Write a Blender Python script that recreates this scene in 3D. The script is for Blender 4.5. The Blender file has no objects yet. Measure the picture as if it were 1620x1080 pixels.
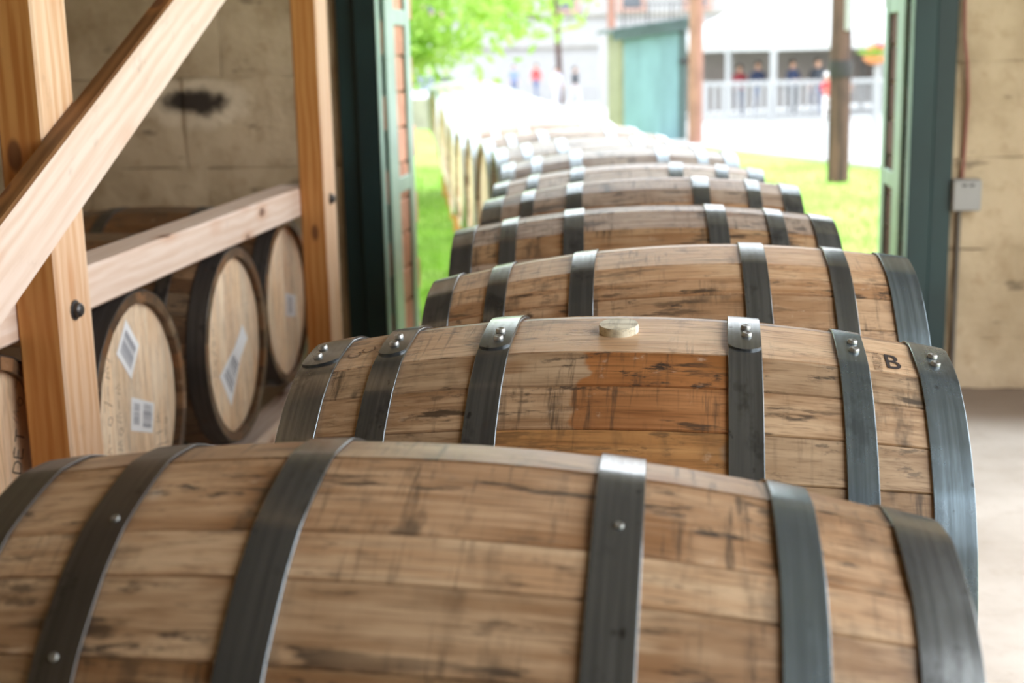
import bpy, bmesh, math, random
from math import sin, cos, pi, radians, sqrt, atan2
from mathutils import Vector, Matrix, noise as mnoise

random.seed(7)
sc = bpy.context.scene
COL = sc.collection

# ------------------------------------------------------------------ camera
H = 1.45                                   # eye height over the warehouse floor
TH, RHO, F = radians(11.93), radians(1.31), 2171.0
u0 = Vector((0, sin(TH), cos(TH))); fw = Vector((0, cos(TH), -sin(TH))); X0 = Vector((1, 0, 0))
rt = X0 * cos(RHO) - u0 * sin(RHO); up = X0 * sin(RHO) + u0 * cos(RHO)
cam = bpy.data.cameras.new('camera'); camo = bpy.data.objects.new('camera', cam); COL.objects.link(camo)
camo.matrix_world = Matrix(((rt.x, up.x, -fw.x, 0), (rt.y, up.y, -fw.y, 0), (rt.z, up.z, -fw.z, H), (0, 0, 0, 1)))
cam.sensor_width = 36.0; cam.sensor_fit = 'HORIZONTAL'; cam.lens = 36.0 * F / 1620.0
cam.clip_start = 0.05; cam.clip_end = 600
cam.dof.use_dof = True; cam.dof.focus_distance = 1.93; cam.dof.aperture_fstop = 4.2
sc.camera = camo

# ------------------------------------------------------------------ sky, light, exposure
W = bpy.data.worlds.new('sky'); sc.world = W; W.use_nodes = True
wn = W.node_tree; wn.nodes.clear()
wo = wn.nodes.new('ShaderNodeOutputWorld'); wb = wn.nodes.new('ShaderNodeBackground')
wtc = wn.nodes.new('ShaderNodeTexCoord'); wsx = wn.nodes.new('ShaderNodeSeparateXYZ'); wr = wn.nodes.new('ShaderNodeValToRGB')
wn.links.new(wtc.outputs['Generated'], wsx.inputs[0]); wn.links.new(wsx.outputs['Z'], wr.inputs[0])
wr.color_ramp.elements[0].position = 0.0; wr.color_ramp.elements[0].color = (1.0, 0.985, 0.96, 1)
wr.color_ramp.elements[1].position = 0.6; wr.color_ramp.elements[1].color = (0.80, 0.91, 1.0, 1)
wn.links.new(wr.outputs[0], wb.inputs[0]); wn.links.new(wb.outputs[0], wo.inputs[0])
SKY = 4.7
wb.inputs[1].default_value = SKY
sun = bpy.data.lights.new('sun', 'SUN'); sun.energy = 2.0; sun.angle = radians(30); sun.color = (1, 0.98, 0.95)
suno = bpy.data.objects.new('sun', sun); COL.objects.link(suno)
suno.rotation_euler = Vector((-0.75, 0.12, -1.0)).to_track_quat('-Z', 'Y').to_euler(); suno.location = (20, -4, 30)
sc.view_settings.view_transform = 'Standard'; sc.view_settings.look = 'None'
sc.view_settings.gamma = 1.0; sc.view_settings.use_curve_mapping = False
sc.view_settings.exposure = 0.0
sc.cycles.use_denoising = True
sc.cycles.max_bounces = 8; sc.cycles.diffuse_bounces = 5; sc.cycles.glossy_bounces = 3
sc.cycles.sample_clamp_indirect = 8.0

# building frame: U across the room, V towards the open door
PSI = radians(7.0)
U = Vector((cos(PSI), -sin(PSI), 0)); V = Vector((sin(PSI), cos(PSI), 0))
DW, WT = 5.865, 0.60                        # inner face of the door wall, its thickness
def B(u, v, z): return U * u + V * v + Vector((0, 0, z))
BM = Matrix.Rotation(-PSI, 4, 'Z')
def portal(name, u, v, z, w, h, nrm):
    l = bpy.data.lights.new(name, 'AREA'); l.shape = 'RECTANGLE'; l.size = w; l.size_y = h; l.cycles.is_portal = True
    o = bpy.data.objects.new(name, l); COL.objects.link(o)
    o.location = B(u, v, z); o.rotation_euler = (BM.to_3x3() @ Vector(nrm)).to_track_quat('-Z', 'Y').to_euler()
portal('door_portal', -0.16, DW + 0.3, 1.5, 2.2, 3.0, (0, -1, 0))
R_U, R_V0, R_V1, R_Z = 2.75, -1.3, 4.75, 4.1   # big side door to the right of the row
portal('side_portal', R_U + 0.1, (R_V0 + R_V1) / 2, R_Z / 2, R_V1 - R_V0, R_Z, (-1, 0, 0))
# added area lamp, boosting the daylight through the side doorway
dl = bpy.data.lights.new('side_fill', 'AREA'); dl.shape = 'RECTANGLE'; dl.size = R_V1 - R_V0 - 0.1; dl.size_y = R_Z - 0.1; dl.energy = 112; dl.color = (1.0, 0.97, 0.94)
dlo = bpy.data.objects.new('side_fill', dl); COL.objects.link(dlo)
dlo.location = B(R_U + 0.25, (R_V0 + R_V1) / 2, R_Z / 2); dlo.rotation_euler = (BM.to_3x3() @ Vector((-1, 0, 0))).to_track_quat('-Z', 'Y').to_euler()

# ------------------------------------------------------------------ helpers
def link(name, me, parent=None, mat=None):
    o = bpy.data.objects.new(name, me); COL.objects.link(o)
    if parent is not None: o.parent = parent
    if mat is not None and me is not None and not me.materials: me.materials.append(mat)
    return o
def mesh(name, vs, fs, mat=None, smooth=False, sharp=None):
    me = bpy.data.meshes.new(name); me.from_pydata([tuple(v) for v in vs], [], fs); me.update()
    if smooth:
        me.polygons.foreach_set('use_smooth', [True] * len(me.polygons))
        if sharp: me.set_sharp_from_angle(angle=radians(sharp))
    if mat: me.materials.append(mat)
    return me
def from_bm(name, bm, mat=None, smooth=False, sharp=None):
    bmesh.ops.recalc_face_normals(bm, faces=bm.faces)
    me = bpy.data.meshes.new(name); bm.to_mesh(me); bm.free()
    if smooth:
        me.polygons.foreach_set('use_smooth', [True] * len(me.polygons))
        if sharp: me.set_sharp_from_angle(angle=radians(sharp))
    if mat: me.materials.append(mat)
    return me
def tag(o, label=None, cat=None, group=None, kind=None):
    if label: o['label'] = label
    if cat: o['category'] = cat
    if group: o['group'] = group
    if kind: o['kind'] = kind
    return o
def thing(name, label, cat, loc=(0, 0, 0), rz=0.0, group=None):
    o = bpy.data.objects.new(name, None); COL.objects.link(o); o.empty_display_size = 0.1
    o.location = loc; o.rotation_euler = (0, 0, rz)
    return tag(o, label, cat, group)
def box_bm(sx, sy, sz, bev=0.0, bm=None, at=(0, 0, 0), seg=1):
    n = bm is None
    bm = bm or bmesh.new()
    r = bmesh.ops.create_cube(bm, size=1.0)
    for v in r['verts']: v.co = Vector((v.co.x * sx + at[0], v.co.y * sy + at[1], v.co.z * sz + at[2]))
    if bev:
        es = list({e for v in r['verts'] for e in v.link_edges})
        bmesh.ops.bevel(bm, geom=es, offset=bev, segments=seg, affect='EDGES', profile=0.6)
    return bm
def box(name, sx, sy, sz, mat, parent=None, loc=(0, 0, 0), rz=0.0, bev=0.004):
    o = link(name, from_bm(name, box_bm(sx, sy, sz, bev), mat), parent); o.location = loc; o.rotation_euler = (0, 0, rz)
    return o
def ubox(name, u0_, u1, v0, v1, z0, z1, mat, parent=None, bev=0.004):
    """a box given in the building frame"""
    o = box(name, u1 - u0_, v1 - v0, z1 - z0, mat, parent, B((u0_ + u1) / 2, (v0 + v1) / 2, (z0 + z1) / 2), -PSI, bev)
    return o
def lathe(name, prof, n=24, mat=None, sharp=30, cap=True):
    vs, fs = [], []
    m = len(prof)
    for i in range(n):
        a = 2 * pi * i / n
        for r, z in prof: vs.append((r * cos(a), r * sin(a), z))
    for i in range(n):
        j = (i + 1) % n
        for k in range(m - 1): fs.append((i * m + k, j * m + k, j * m + k + 1, i * m + k + 1))
    if cap:
        fs.append(tuple(i * m for i in range(n))[::-1]); fs.append(tuple(i * m + m - 1 for i in range(n)))
    return mesh(name, vs, fs, mat, True, sharp)
def sweep_bm(bm, pts, r, n=8):
    rings = []
    pts = [Vector(p) for p in pts]
    for i, p in enumerate(pts):
        d = (pts[min(i + 1, len(pts) - 1)] - pts[max(i - 1, 0)]).normalized()
        a = d.orthogonal().normalized() if i == 0 else (rings[-1][1] - d * rings[-1][1].dot(d)).normalized()
        b = d.cross(a); rr = r[i] if isinstance(r, (list, tuple)) else r
        rings.append(([bm.verts.new(p + (a * cos(2 * pi * k / n) + b * sin(2 * pi * k / n)) * rr) for k in range(n)], a))
    for (r0, _), (r1, _) in zip(rings, rings[1:]):
        for k in range(n): bm.faces.new((r0[k], r0[(k + 1) % n], r1[(k + 1) % n], r1[k]))
    bm.faces.new(rings[0][0][::-1]); bm.faces.new(rings[-1][0])
    return bm
def tube(name, pts, r, mat, parent=None, n=8):
    return link(name, from_bm(name, sweep_bm(bmesh.new(), pts, r, n), mat, True, 50), parent)

# ------------------------------------------------------------------ node helpers
class NT:
    def __init__(s, name):
        s.m = bpy.data.materials.new(name); s.m.use_nodes = True; s.t = s.m.node_tree; s.t.nodes.clear()
        s.out = s.n('OutputMaterial'); s.b = s.n('BsdfPrincipled'); s.l(s.b.outputs[0], s.out.inputs[0])
    def n(s, typ, **k):
        nd = s.t.nodes.new('ShaderNode' + typ)
        for a, v in k.items(): setattr(nd, a, v)
        return nd
    def l(s, a, b): s.t.links.new(a, b)
    def put(s, sock, v):
        if hasattr(v, 'is_output'): s.l(v, sock)
        else: sock.default_value = v if not (isinstance(v, tuple) and len(v) == 3 and sock.type == 'RGBA') else (*v, 1)
    def coord(s, scale=(1, 1, 1), rnd=0.0, kind='Object', base=None):
        src = base or s.n('TexCoord').outputs[kind]
        if rnd:
            oi = s.n('ObjectInfo'); cx = s.n('CombineXYZ')
            for i, f in enumerate((1.0, 1.7, 2.3)):
                mm = s.math('MULTIPLY', oi.outputs['Random'], rnd * f); s.l(mm, cx.inputs[i])
            va = s.n('VectorMath', operation='ADD'); s.l(src, va.inputs[0]); s.l(cx.outputs[0], va.inputs[1]); src = va.outputs[0]
        vm = s.n('VectorMath', operation='MULTIPLY'); s.l(src, vm.inputs[0]); vm.inputs[1].default_value = scale
        return vm.outputs[0]
    def noise(s, vec, scale=1.0, detail=4.0, rough=0.55, dist=0.0):
        nd = s.n('TexNoise'); s.l(vec, nd.inputs['Vector']); nd.inputs['Scale'].default_value = scale
        nd.inputs['Detail'].default_value = detail; nd.inputs['Roughness'].default_value = rough; nd.inputs['Distortion'].default_value = dist
        return nd.outputs[0]
    def math(s, op, a, b=0.0, clamp=False):
        nd = s.n('Math', operation=op, use_clamp=clamp); s.put(nd.inputs[0], a); s.put(nd.inputs[1], b); return nd.outputs[0]
    def rng(s, v, a, b, c=0.0, d=1.0):
        nd = s.n('MapRange', interpolation_type='SMOOTHSTEP'); s.put(nd.inputs[0], v)
        for i, q in enumerate((a, b, c, d)): nd.inputs[i + 1].default_value = q
        return nd.outputs[0]
    def mix(s, f, a, b, blend='MIX'):
        nd = s.n('Mix', data_type='RGBA', blend_type=blend, clamp_factor=True)
        s.put(nd.inputs[0], f); s.put(nd.inputs[6], a); s.put(nd.inputs[7], b); return nd.outputs[2]
    def bump(s, h, strength=0.3, dist=0.002):
        nd = s.n('Bump'); nd.inputs['Strength'].default_value = strength; nd.inputs['Distance'].default_value = dist
        s.l(h, nd.inputs['Height']); s.l(nd.outputs[0], s.b.inputs['Normal'])
    def fin(s, col=None, rough=None, metal=None, spec=None):
        if col is not None: s.put(s.b.inputs['Base Color'], col)
        if rough is not None: s.put(s.b.inputs['Roughness'], rough)
        if metal is not None: s.put(s.b.inputs['Metallic'], metal)
        if spec is not None: s.b.inputs['Specular IOR Level'].default_value = spec
        return s.m
def S(r, g, b):
    f = lambda c: (c / 12.92 if c <= 0.04045 else ((c + 0.055) / 1.055) ** 2.4)
    return (f(r / 255), f(g / 255), f(b / 255))
def plain(name, col, rough=0.6, metal=0.0, spec=0.5, var=0.12, scale=3.0, bump=0.0):
    t = NT(name); nz = t.noise(t.coord((scale,) * 3, 3.0), 1, 5)
    c = t.mix(t.rng(nz, 0.3, 0.7), tuple(x * (1 - var) for x in col), tuple(min(1, x * (1 + var)) for x in col))
    if bump: t.bump(nz, bump, 0.01)
    return t.fin(c, rough, metal, spec)

def oak(name, cA=S(200, 168, 135), cB=S(154, 118, 86), grime=1.0, wet=None, rough=0.42, scuff=1.0, vary=0.45, wetcol=(S(136, 82, 42), S(180, 118, 66))):
    """barrel oak, grain along local X"""
    t = NT(name); tc = t.n('TexCoord').outputs['Object']
    oi = t.n('ObjectInfo').outputs['Random']
    g = t.noise(t.coord((3.5, 70, 40), 40, base=tc), 1, 6, 0.6, 0.3)
    blotch = t.noise(t.coord((5, 9, 9), 40, base=tc), 1, 4, 0.55)
    f = t.math('ADD', t.math('MULTIPLY', g, 0.55), t.math('MULTIPLY', blotch, 0.45))
    col = t.mix(t.rng(f, 0.38, 0.62), cB, cA)
    # one stave greyer, one stave redder than the next
    col = t.mix(t.math('MULTIPLY', t.rng(oi, 0.55, 1.0), vary), col, S(150, 130, 106))
    r2 = t.math('FRACT', t.math('MULTIPLY', oi, 7.31))
    col = t.mix(t.math('MULTIPLY', t.rng(r2, 0.45, 1.0), vary * 0.8), col, S(176, 116, 66))
    if wet:
        sx = t.n('SeparateXYZ'); t.l(tc, sx.inputs[0])
        wob = t.math('MULTIPLY', t.math('SUBTRACT', t.noise(t.coord((6, 14, 14), 9, base=tc), 1, 3), 0.5), 0.09)
        a = t.rng(t.math('ADD', sx.outputs['X'], wob), wet[0] - 0.004, wet[0] + 0.004)
        b = t.rng(t.math('ADD', sx.outputs['X'], wob), wet[1] - 0.004, wet[1] + 0.004, 1.0, 0.0)
        wm = t.math('MULTIPLY', a, b)
        col = t.mix(t.math('MULTIPLY', wm, wet[2]), col, t.mix(t.rng(f, 0.3, 0.7), *wetcol))
    sx2 = t.n('SeparateXYZ'); t.l(tc, sx2.inputs[0]); ax_ = t.math('ABSOLUTE', sx2.outputs['X'])
    am = t.math('MULTIPLY', t.rng(ax_, 0.09, 0.138), t.rng(ax_, 0.185, 0.22, 1.0, 0.0))
    am = t.math('MULTIPLY', am, t.rng(t.noise(t.coord((5, 16, 16), 33, base=tc), 1, 3), 0.50, 0.60))
    col = t.mix(t.math('MULTIPLY', am, 0.55 * scuff), col, S(128, 80, 36))
    # fine grain lines
    fine = t.noise(t.coord((9, 260, 160), 40, base=tc), 1, 3, 0.6)
    col = t.mix(t.math('MULTIPLY', t.rng(fine, 0.50, 0.68), 0.45), col, S(92, 60, 34))
    # grime: black mould specks along the grain, scuffs across it, dirt beside the hoops
    zone = t.rng(t.noise(t.coord((3.2, 3.2, 3.2), 40, base=tc), 1, 2), 0.36, 0.58)
    sp = t.rng(t.noise(t.coord((16, 50, 50), 40, base=tc), 1, 6, 0.7), 0.555, 0.65)
    col = t.mix(t.math('MULTIPLY', t.math('MULTIPLY', sp, zone), 0.95 * grime), col, S(48, 40, 36))
    st = t.rng(t.noise(t.coord((5.5, 34, 34), 83, base=tc), 1, 5, 0.66), 0.565, 0.64)
    z4 = t.rng(t.noise(t.coord((2.6, 2.6, 2.6), 17, base=tc), 1, 2), 0.40, 0.53)
    col = t.mix(t.math('MULTIPLY', t.math('MULTIPLY', st, z4), 0.85 * grime), col, S(56, 44, 36))
    ac = t.rng(t.noise(t.coord((95, 7, 7), 40, base=tc), 1, 5, 0.68), 0.51, 0.68)
    z2 = t.rng(t.noise(t.coord((6, 2.5, 2.5), 40, base=tc), 1, 2), 0.40, 0.60)
    col = t.mix(t.math('MULTIPLY', t.math('MULTIPLY', ac, z2), 0.75 * scuff), col, S(66, 54, 44))
    sm = t.rng(t.noise(t.coord((26, 10, 13), 40, base=tc), 1, 4, 0.62), 0.50, 0.70)
    z3 = t.rng(t.noise(t.coord((4, 2, 2), 13, base=tc), 1, 2), 0.42, 0.62)
    col = t.mix(t.math('MULTIPLY', t.math('MULTIPLY', sm, z3), 0.75 * scuff), col, S(70, 58, 48))
    sc_ = t.rng(t.noise(t.coord((24, 30, 30), 71, base=tc), 1, 5, 0.7), 0.62, 0.74)
    col = t.mix(t.math('MULTIPLY', sc_, 0.35 * scuff), col, S(222, 204, 184))
    rg = t.math('ADD', rough - 0.08, t.math('MULTIPLY', g, 0.2))
    t.bump(t.math('ADD', fine, t.math('MULTIPLY', sp, -0.6)), 0.25, 0.0012)
    return t.fin(col, rg, 0.0, 0.5)

def pine(name, cA, cB, knots=1.0, rough=0.6):
    t = NT(name); tc = t.n('TexCoord').outputs['Object']
    base = t.coord((1.0, 9, 9), 20, base=tc)
    w = t.n('TexWave', wave_type='RINGS', rings_direction='X'); t.l(t.coord((0.25, 1, 1), 3, base=tc), w.inputs[0])
    w.inputs['Scale'].default_value = 16; w.inputs['Distortion'].default_value = 5.0; w.inputs['Detail'].default_value = 2.0; w.inputs['Detail Scale'].default_value = 0.8
    n1 = t.noise(t.coord((2.2, 60, 60), 20, base=tc), 1, 5, 0.6)
    f = t.math('ADD', t.math('MULTIPLY', w.outputs[1], 0.22), t.math('MULTIPLY', n1, 0.78))
    col = t.mix(t.rng(f, 0.25, 0.75), cA, cB)
    vo = t.n('TexVoronoi', feature='F1'); t.l(t.coord((3.6, 8.0, 8.0), 20, base=tc), vo.inputs['Vector']); vo.inputs['Scale'].default_value = 1.0
    k = t.rng(vo.outputs['Distance'], 0.09, 0.15, 1.0, 0.0)
    col = t.mix(t.math('MULTIPLY', t.rng(vo.outputs['Distance'], 0.1, 0.34, 1.0, 0.0), 0.35 * knots), col, S(188, 122, 66))
    col = t.mix(t.math('MULTIPLY', k, 0.8 * knots), col, S(96, 58, 36))
    dirt = t.rng(t.noise(t.coord((7, 9, 9), 20, base=tc), 1, 6, 0.7), 0.58, 0.75)
    col = t.mix(t.math('MULTIPLY', dirt, 0.3), col, S(110, 88, 70))
    t.bump(n1, 0.25, 0.002)
    return t.fin(col, rough, 0.0, 0.35)

def steel(name, base=S(120, 124, 127), rust=0.25, rough=0.19, patch=0.5):
    t = NT(name); tc = t.n('TexCoord').outputs['Object']
    st = t.noise(t.coord((160, 3, 3), 30, base=tc), 1, 4, 0.6)
    bl = t.noise(t.coord((14, 9, 9), 30, base=tc), 1, 5, 0.65)
    col = t.mix(t.rng(st, 0.35, 0.65), tuple(x * 0.8 for x in base), tuple(x * 1.15 for x in base))
    d = t.rng(bl, 0.56, 0.66)
    col = t.mix(t.math('MULTIPLY', d, patch), col, S(50, 46, 46))
    sp = t.rng(t.noise(t.coord((42, 34, 34), 30, base=tc), 1, 4, 0.6), 0.66, 0.73)
    col = t.mix(t.math('MULTIPLY', sp, 0.7), col, S(38, 30, 28))
    rs = t.rng(t.noise(t.coord((22, 16, 16), 55, base=tc), 1, 5, 0.6), 0.64, 0.74)
    col = t.mix(t.math('MULTIPLY', rs, rust), col, S(112, 70, 44))
    t.bump(bl, 0.12, 0.003)
    return t.fin(col, t.math('ADD', rough - 0.07, t.math('MULTIPLY', bl, 0.22)), 0.78, 0.5)

# ------------------------------------------------------------------ materials
M = {}
M['oak'] = oak('oak')
M['oak_wet'] = oak('oak_wet', wet=(-0.040, 0.160, 0.95))
M['oak_wet_low'] = oak('oak_wet_low', wet=(-0.050, 0.160, 0.85))
M['oak_honey'] = oak('oak_honey', wet=(-0.15, 0.15, 0.9), grime=0.6, scuff=0.6, wetcol=(S(166, 112, 62), S(206, 154, 96)))
M['oak_clean'] = oak('oak_clean', cA=S(214, 182, 148), cB=S(188, 148, 112), grime=0.6, scuff=0.6, vary=0.1)
M['oak_old'] = oak('oak_old', cA=S(176, 144, 110), cB=S(138, 100, 68), grime=1.0)
M['oak_daylit'] = oak('oak_daylit', cA=S(234, 222, 210), cB=S(206, 188, 174), grime=0.7, scuff=0.6, rough=0.34)  # daylight glare on barrels by and beyond the door, put into the oak colour
M['oak_grey'] = oak('oak_grey', cA=S(184, 164, 146), cB=S(140, 114, 96), grime=0.9)
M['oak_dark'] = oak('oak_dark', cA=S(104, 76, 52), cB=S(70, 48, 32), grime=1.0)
M['head'] = oak('head', cA=S(248, 226, 198), cB=S(238, 204, 166), grime=0.25, scuff=0.15, vary=0.25, rough=0.6)
M['steel'] = steel('steel')
M['steel_b'] = steel('steel_b', S(124, 138, 148), 0.15, 0.22, 0.35)
M['steel_skylit'] = steel('steel_skylit', S(176, 182, 188), 0.1, 0.30, 0.2)  # sky reflection on the outer hoops, put into a lighter steel
M['steel_old'] = steel('steel_old', S(92, 87, 84), 0.5, 0.38, 0.6)
M['rivet'] = steel('rivet', S(170, 170, 168), 0.1, 0.35, 0.3)
M['bung'] = oak('bung', cA=S(236, 230, 212), cB=S(214, 202, 174), grime=0.9, scuff=0.5, vary=0.0, rough=0.7)
M['ink'] = plain('ink', S(58, 50, 48), 0.8, spec=0.2)
M['ink_faded'] = plain('ink_faded', S(128, 104, 84), 0.8, spec=0.2)
M['paper'] = plain('paper', S(240, 240, 242), 0.7, var=0.03)
M['print'] = plain('print', S(150, 152, 160), 0.8)
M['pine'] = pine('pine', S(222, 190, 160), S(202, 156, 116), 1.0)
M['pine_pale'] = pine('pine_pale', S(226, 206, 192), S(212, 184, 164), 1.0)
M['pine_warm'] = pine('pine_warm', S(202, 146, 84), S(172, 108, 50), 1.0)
M['pine_shaded'] = pine('pine_shaded', S(132, 92, 54), S(102, 66, 34), 1.0)
M['bolt'] = steel('bolt', S(90, 88, 88), 0.3, 0.4, 0.3)
M['green'] = plain('green', S(22, 47, 48), 0.42, var=0.25, scale=2.0, bump=0.1)
M['green_pale'] = plain('green_pale', S(150, 178, 164), 0.45, var=0.12, scale=5)
M['white'] = plain('white', (0.34, 0.34, 0.345), 0.6, var=0.03)

def m_wall():
    t = NT('painted_stone'); pos = t.n('NewGeometry').outputs['Position']
    n1 = t.noise(t.coord((2.2, 2.2, 2.2), base=pos), 1, 6, 0.6); n2 = t.noise(t.coord((9, 9, 9), base=pos), 1, 6, 0.65)
    col = t.mix(t.rng(n1, 0.35, 0.65), S(166, 146, 118), S(192, 172, 144))
    col = t.mix(t.math('MULTIPLY', t.rng(n2, 0.50, 0.70), 0.35), col, S(140, 112, 80))
    cr = t.rng(t.noise(t.coord((5, 5, 16), base=pos), 1, 5, 0.6), 0.615, 0.69)
    col = t.mix(t.math('MULTIPLY', cr, 0.55), col, S(70, 58, 46))
    # putlog hole's shade painted flat on the stone left of the door, with a pale patched rim
    vm = t.n('VectorMath', operation='SUBTRACT'); t.l(pos, vm.inputs[0]); vm.inputs[1].default_value = B(-2.09, DW, 1.26)
    v2 = t.n('VectorMath', operation='MULTIPLY'); t.l(vm.outputs[0], v2.inputs[0]); v2.inputs[1].default_value = (6.5, 1.0, 15)
    ln = t.n('VectorMath', operation='LENGTH'); t.l(v2.outputs[0], ln.inputs[0])
    dd = t.math('ADD', ln.outputs['Value'], t.math('MULTIPLY', t.math('SUBTRACT', n2, 0.5), 2.0))
    col = t.mix(t.math('MULTIPLY', t.rng(dd, 1.3, 1.9, 1, 0), 0.5), col, S(230, 214, 190))
    col = t.mix(t.math('MULTIPLY', t.rng(dd, 0.45, 1.2, 1, 0), 0.95), col, S(34, 26, 24))
    t.bump(t.math('ADD', n1, t.math('MULTIPLY', n2, 0.5)), 0.6, 0.03)
    return t.fin(col, 0.85, 0, 0.2)
M['wall'] = m_wall()
M['plaster'] = plain('plaster', S(176, 156, 128), 0.9, var=0.1, scale=1.2)
M['old_timber'] = plain('old_timber', S(112, 90, 70), 0.8, var=0.2, scale=2)
M['mortar'] = plain('mortar', S(150, 126, 92), 0.95, var=0.2, scale=6)
def m_floor():
    t = NT('concrete_floor'); pos = t.n('NewGeometry').outputs['Position']
    n1 = t.noise(t.coord((1.3,) * 3, base=pos), 1, 6, 0.6); n2 = t.noise(t.coord((14,) * 3, base=pos), 1, 6, 0.7)
    col = t.mix(t.rng(n1, 0.35, 0.65), S(176, 166, 156), S(204, 196, 188))
    col = t.mix(t.math('MULTIPLY', t.rng(n2, 0.5, 0.7), 0.3), col, S(160, 144, 128))
    # browner towards the foot of the door wall
    dt = t.n('VectorMath', operation='DOT_PRODUCT'); t.l(pos, dt.inputs[0]); dt.inputs[1].default_value = V
    e = t.math('ADD', dt.outputs['Value'], t.math('MULTIPLY', t.math('SUBTRACT', n1, 0.5), 0.5))
    col = t.mix(t.math('MULTIPLY', t.rng(e, 5.15, 5.5), 0.75), col, S(104, 78, 54))
    t.bump(n2, 0.2, 0.004)
    return t.fin(col, 0.62, 0, 0.35)
M['floor'] = m_floor()
M['concrete'] = plain('concrete', S(160, 158, 156), 0.8, var=0.05, scale=0.7)
M['kerb'] = plain('kerb', S(150, 144, 134), 0.9, var=0.15, scale=2)
def m_grass():
    t = NT('lawn'); pos = t.n('NewGeometry').outputs['Position']
    n1 = t.noise(t.coord((0.9, 0.9, 0.9), base=pos), 1, 5, 0.6); n2 = t.noise(t.coord((9, 9, 9), base=pos), 1, 5, 0.7)
    col = t.mix(t.rng(n1, 0.35, 0.65), S(118, 156, 58), S(156, 182, 92))
    col = t.mix(t.math('MULTIPLY', t.rng(n2, 0.4, 0.7), 0.5), col, S(160, 186, 86))
    t.bump(n2, 0.6, 0.03)
    return t.fin(col, 0.9, 0, 0.2)
M['lawn'] = m_grass()
M['blade'] = plain('blade', S(120, 164, 44), 0.7, var=0.3, scale=2)
def m_leaf():
    t = NT('leaf'); g = t.n('NewGeometry')
    nz = t.noise(t.coord((2.3,) * 3, base=g.outputs['Position']), 1, 3)
    col = t.mix(t.rng(nz, 0.38, 0.62), S(112, 154, 54), S(160, 190, 104))
    t.fin(col, 0.55, 0, 0.3)
    tr = t.n('BsdfTranslucent'); t.put(tr.inputs[0], t.mix(t.rng(nz, 0.38, 0.62), S(170, 206, 60), S(206, 226, 130)))
    mx = t.n('MixShader'); mx.inputs[0].default_value = 0.5; t.l(t.b.outputs[0], mx.inputs[1]); t.l(tr.outputs[0], mx.inputs[2])
    t.l(mx.outputs[0], t.out.inputs[0])
    return t.m
M['leaf'] = m_leaf()
M['bark'] = plain('bark', S(86, 66, 52), 0.95, var=0.35, scale=7, bump=0.6)
def m_pole():
    t = NT('creosoted_pole'); tc = t.n('TexCoord').outputs['Object']
    n = t.noise(t.coord((14, 14, 0.9), 30, base=tc), 1, 6, 0.65)
    col = t.mix(t.rng(n, 0.35, 0.65), S(58, 48, 47), S(112, 84, 74))
    t.bump(n, 0.5, 0.02)
    return t.fin(col, 0.85, 0, 0.3)
M['pole'] = m_pole()
M['pole_light'] = plain('pole_light', S(146, 106, 92), 0.85, var=0.15, scale=3)
M['band'] = plain('band', S(52, 48, 50), 0.6, 0.3)
M['teal'] = plain('teal', S(110, 142, 148), 0.5, var=0.12, scale=1.0)
M['teal_dark'] = plain('teal_dark', S(64, 82, 82), 0.5, var=0.15)
M['olive'] = plain('olive', S(120, 118, 92), 0.7, var=0.15)
M['roof'] = plain('roof', S(66, 82, 84), 0.6, var=0.2, scale=4)
M['tent'] = plain('tent', (0.45, 0.45, 0.45), 0.5, var=0.02)
M['tent_wall'] = plain('tent_wall', S(172, 162, 158), 0.8, var=0.05)
M['facade'] = plain('facade', S(163, 161, 161), 0.9, var=0.04)
M['brickish'] = plain('brickish', S(176, 142, 130), 0.9, var=0.15)
M['brick'] = plain('brick', S(206, 152, 126), 0.85, var=0.25, scale=5, bump=0.3)
M['brick_shaded'] = plain('brick_shaded', S(92, 66, 56), 0.85, var=0.3, scale=5, bump=0.3)
M['dark'] = plain('dark', S(40, 40, 44), 0.5)
M['glass'] = plain('glass', S(70, 78, 88), 0.08, 0.0, 0.8, 0.05)
M['grey_box'] = plain('grey_box', S(150, 148, 146), 0.45, var=0.06)
M['conduit'] = plain('conduit', S(96, 90, 84), 0.5, 0.3)
M['red_cable'] = plain('red_cable', S(140, 88, 76), 0.6)
M['terracotta'] = plain('terracotta', S(216, 140, 84), 0.8)
M['flower'] = plain('flower', S(214, 60, 74), 0.6, var=0.3, scale=12)
M['skin'] = plain('skin', S(206, 158, 132), 0.55, var=0.04)
M['hair'] = plain('hair', S(54, 40, 32), 0.6)
M['car'] = plain('car', S(206, 208, 214), 0.25, 0.2)
M['tyre'] = plain('tyre', S(34, 34, 36), 0.8)
def cloth(name, c): M[name] = plain(name, c, 0.85, var=0.08, scale=8); return M[name]

# ================================================================== THE ROOM
def struct(o, label=None):
    o['kind'] = 'structure'
    if label: o['label'] = label
    return o
UL, UR, VB, ZC = -3.4, R_U, -3.2, 4.4
fl = ubox('floor', UL - 0.3, UR + 0.3, VB - 0.3, DW + WT, -0.2, 0.0, M['floor'], bev=0); struct(fl, 'pale worn concrete warehouse floor')
ce = ubox('ceiling', UL - 0.3, UR + 0.3, VB - 0.3, DW + WT, ZC, ZC + 0.2, M['old_timber'], bev=0); struct(ce, 'timber warehouse ceiling')
wl = ubox('wall_left', UL - 0.3, UL, VB - 0.3, DW + WT, 0, ZC, M['plaster'], bev=0); struct(wl, 'plain cream wall left of the rack')
wbk = ubox('wall_back', UL, UR, VB - 0.3, VB, 0, ZC, M['old_timber'], bev=0); struct(wbk, 'plain cream wall behind the camera')
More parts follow.
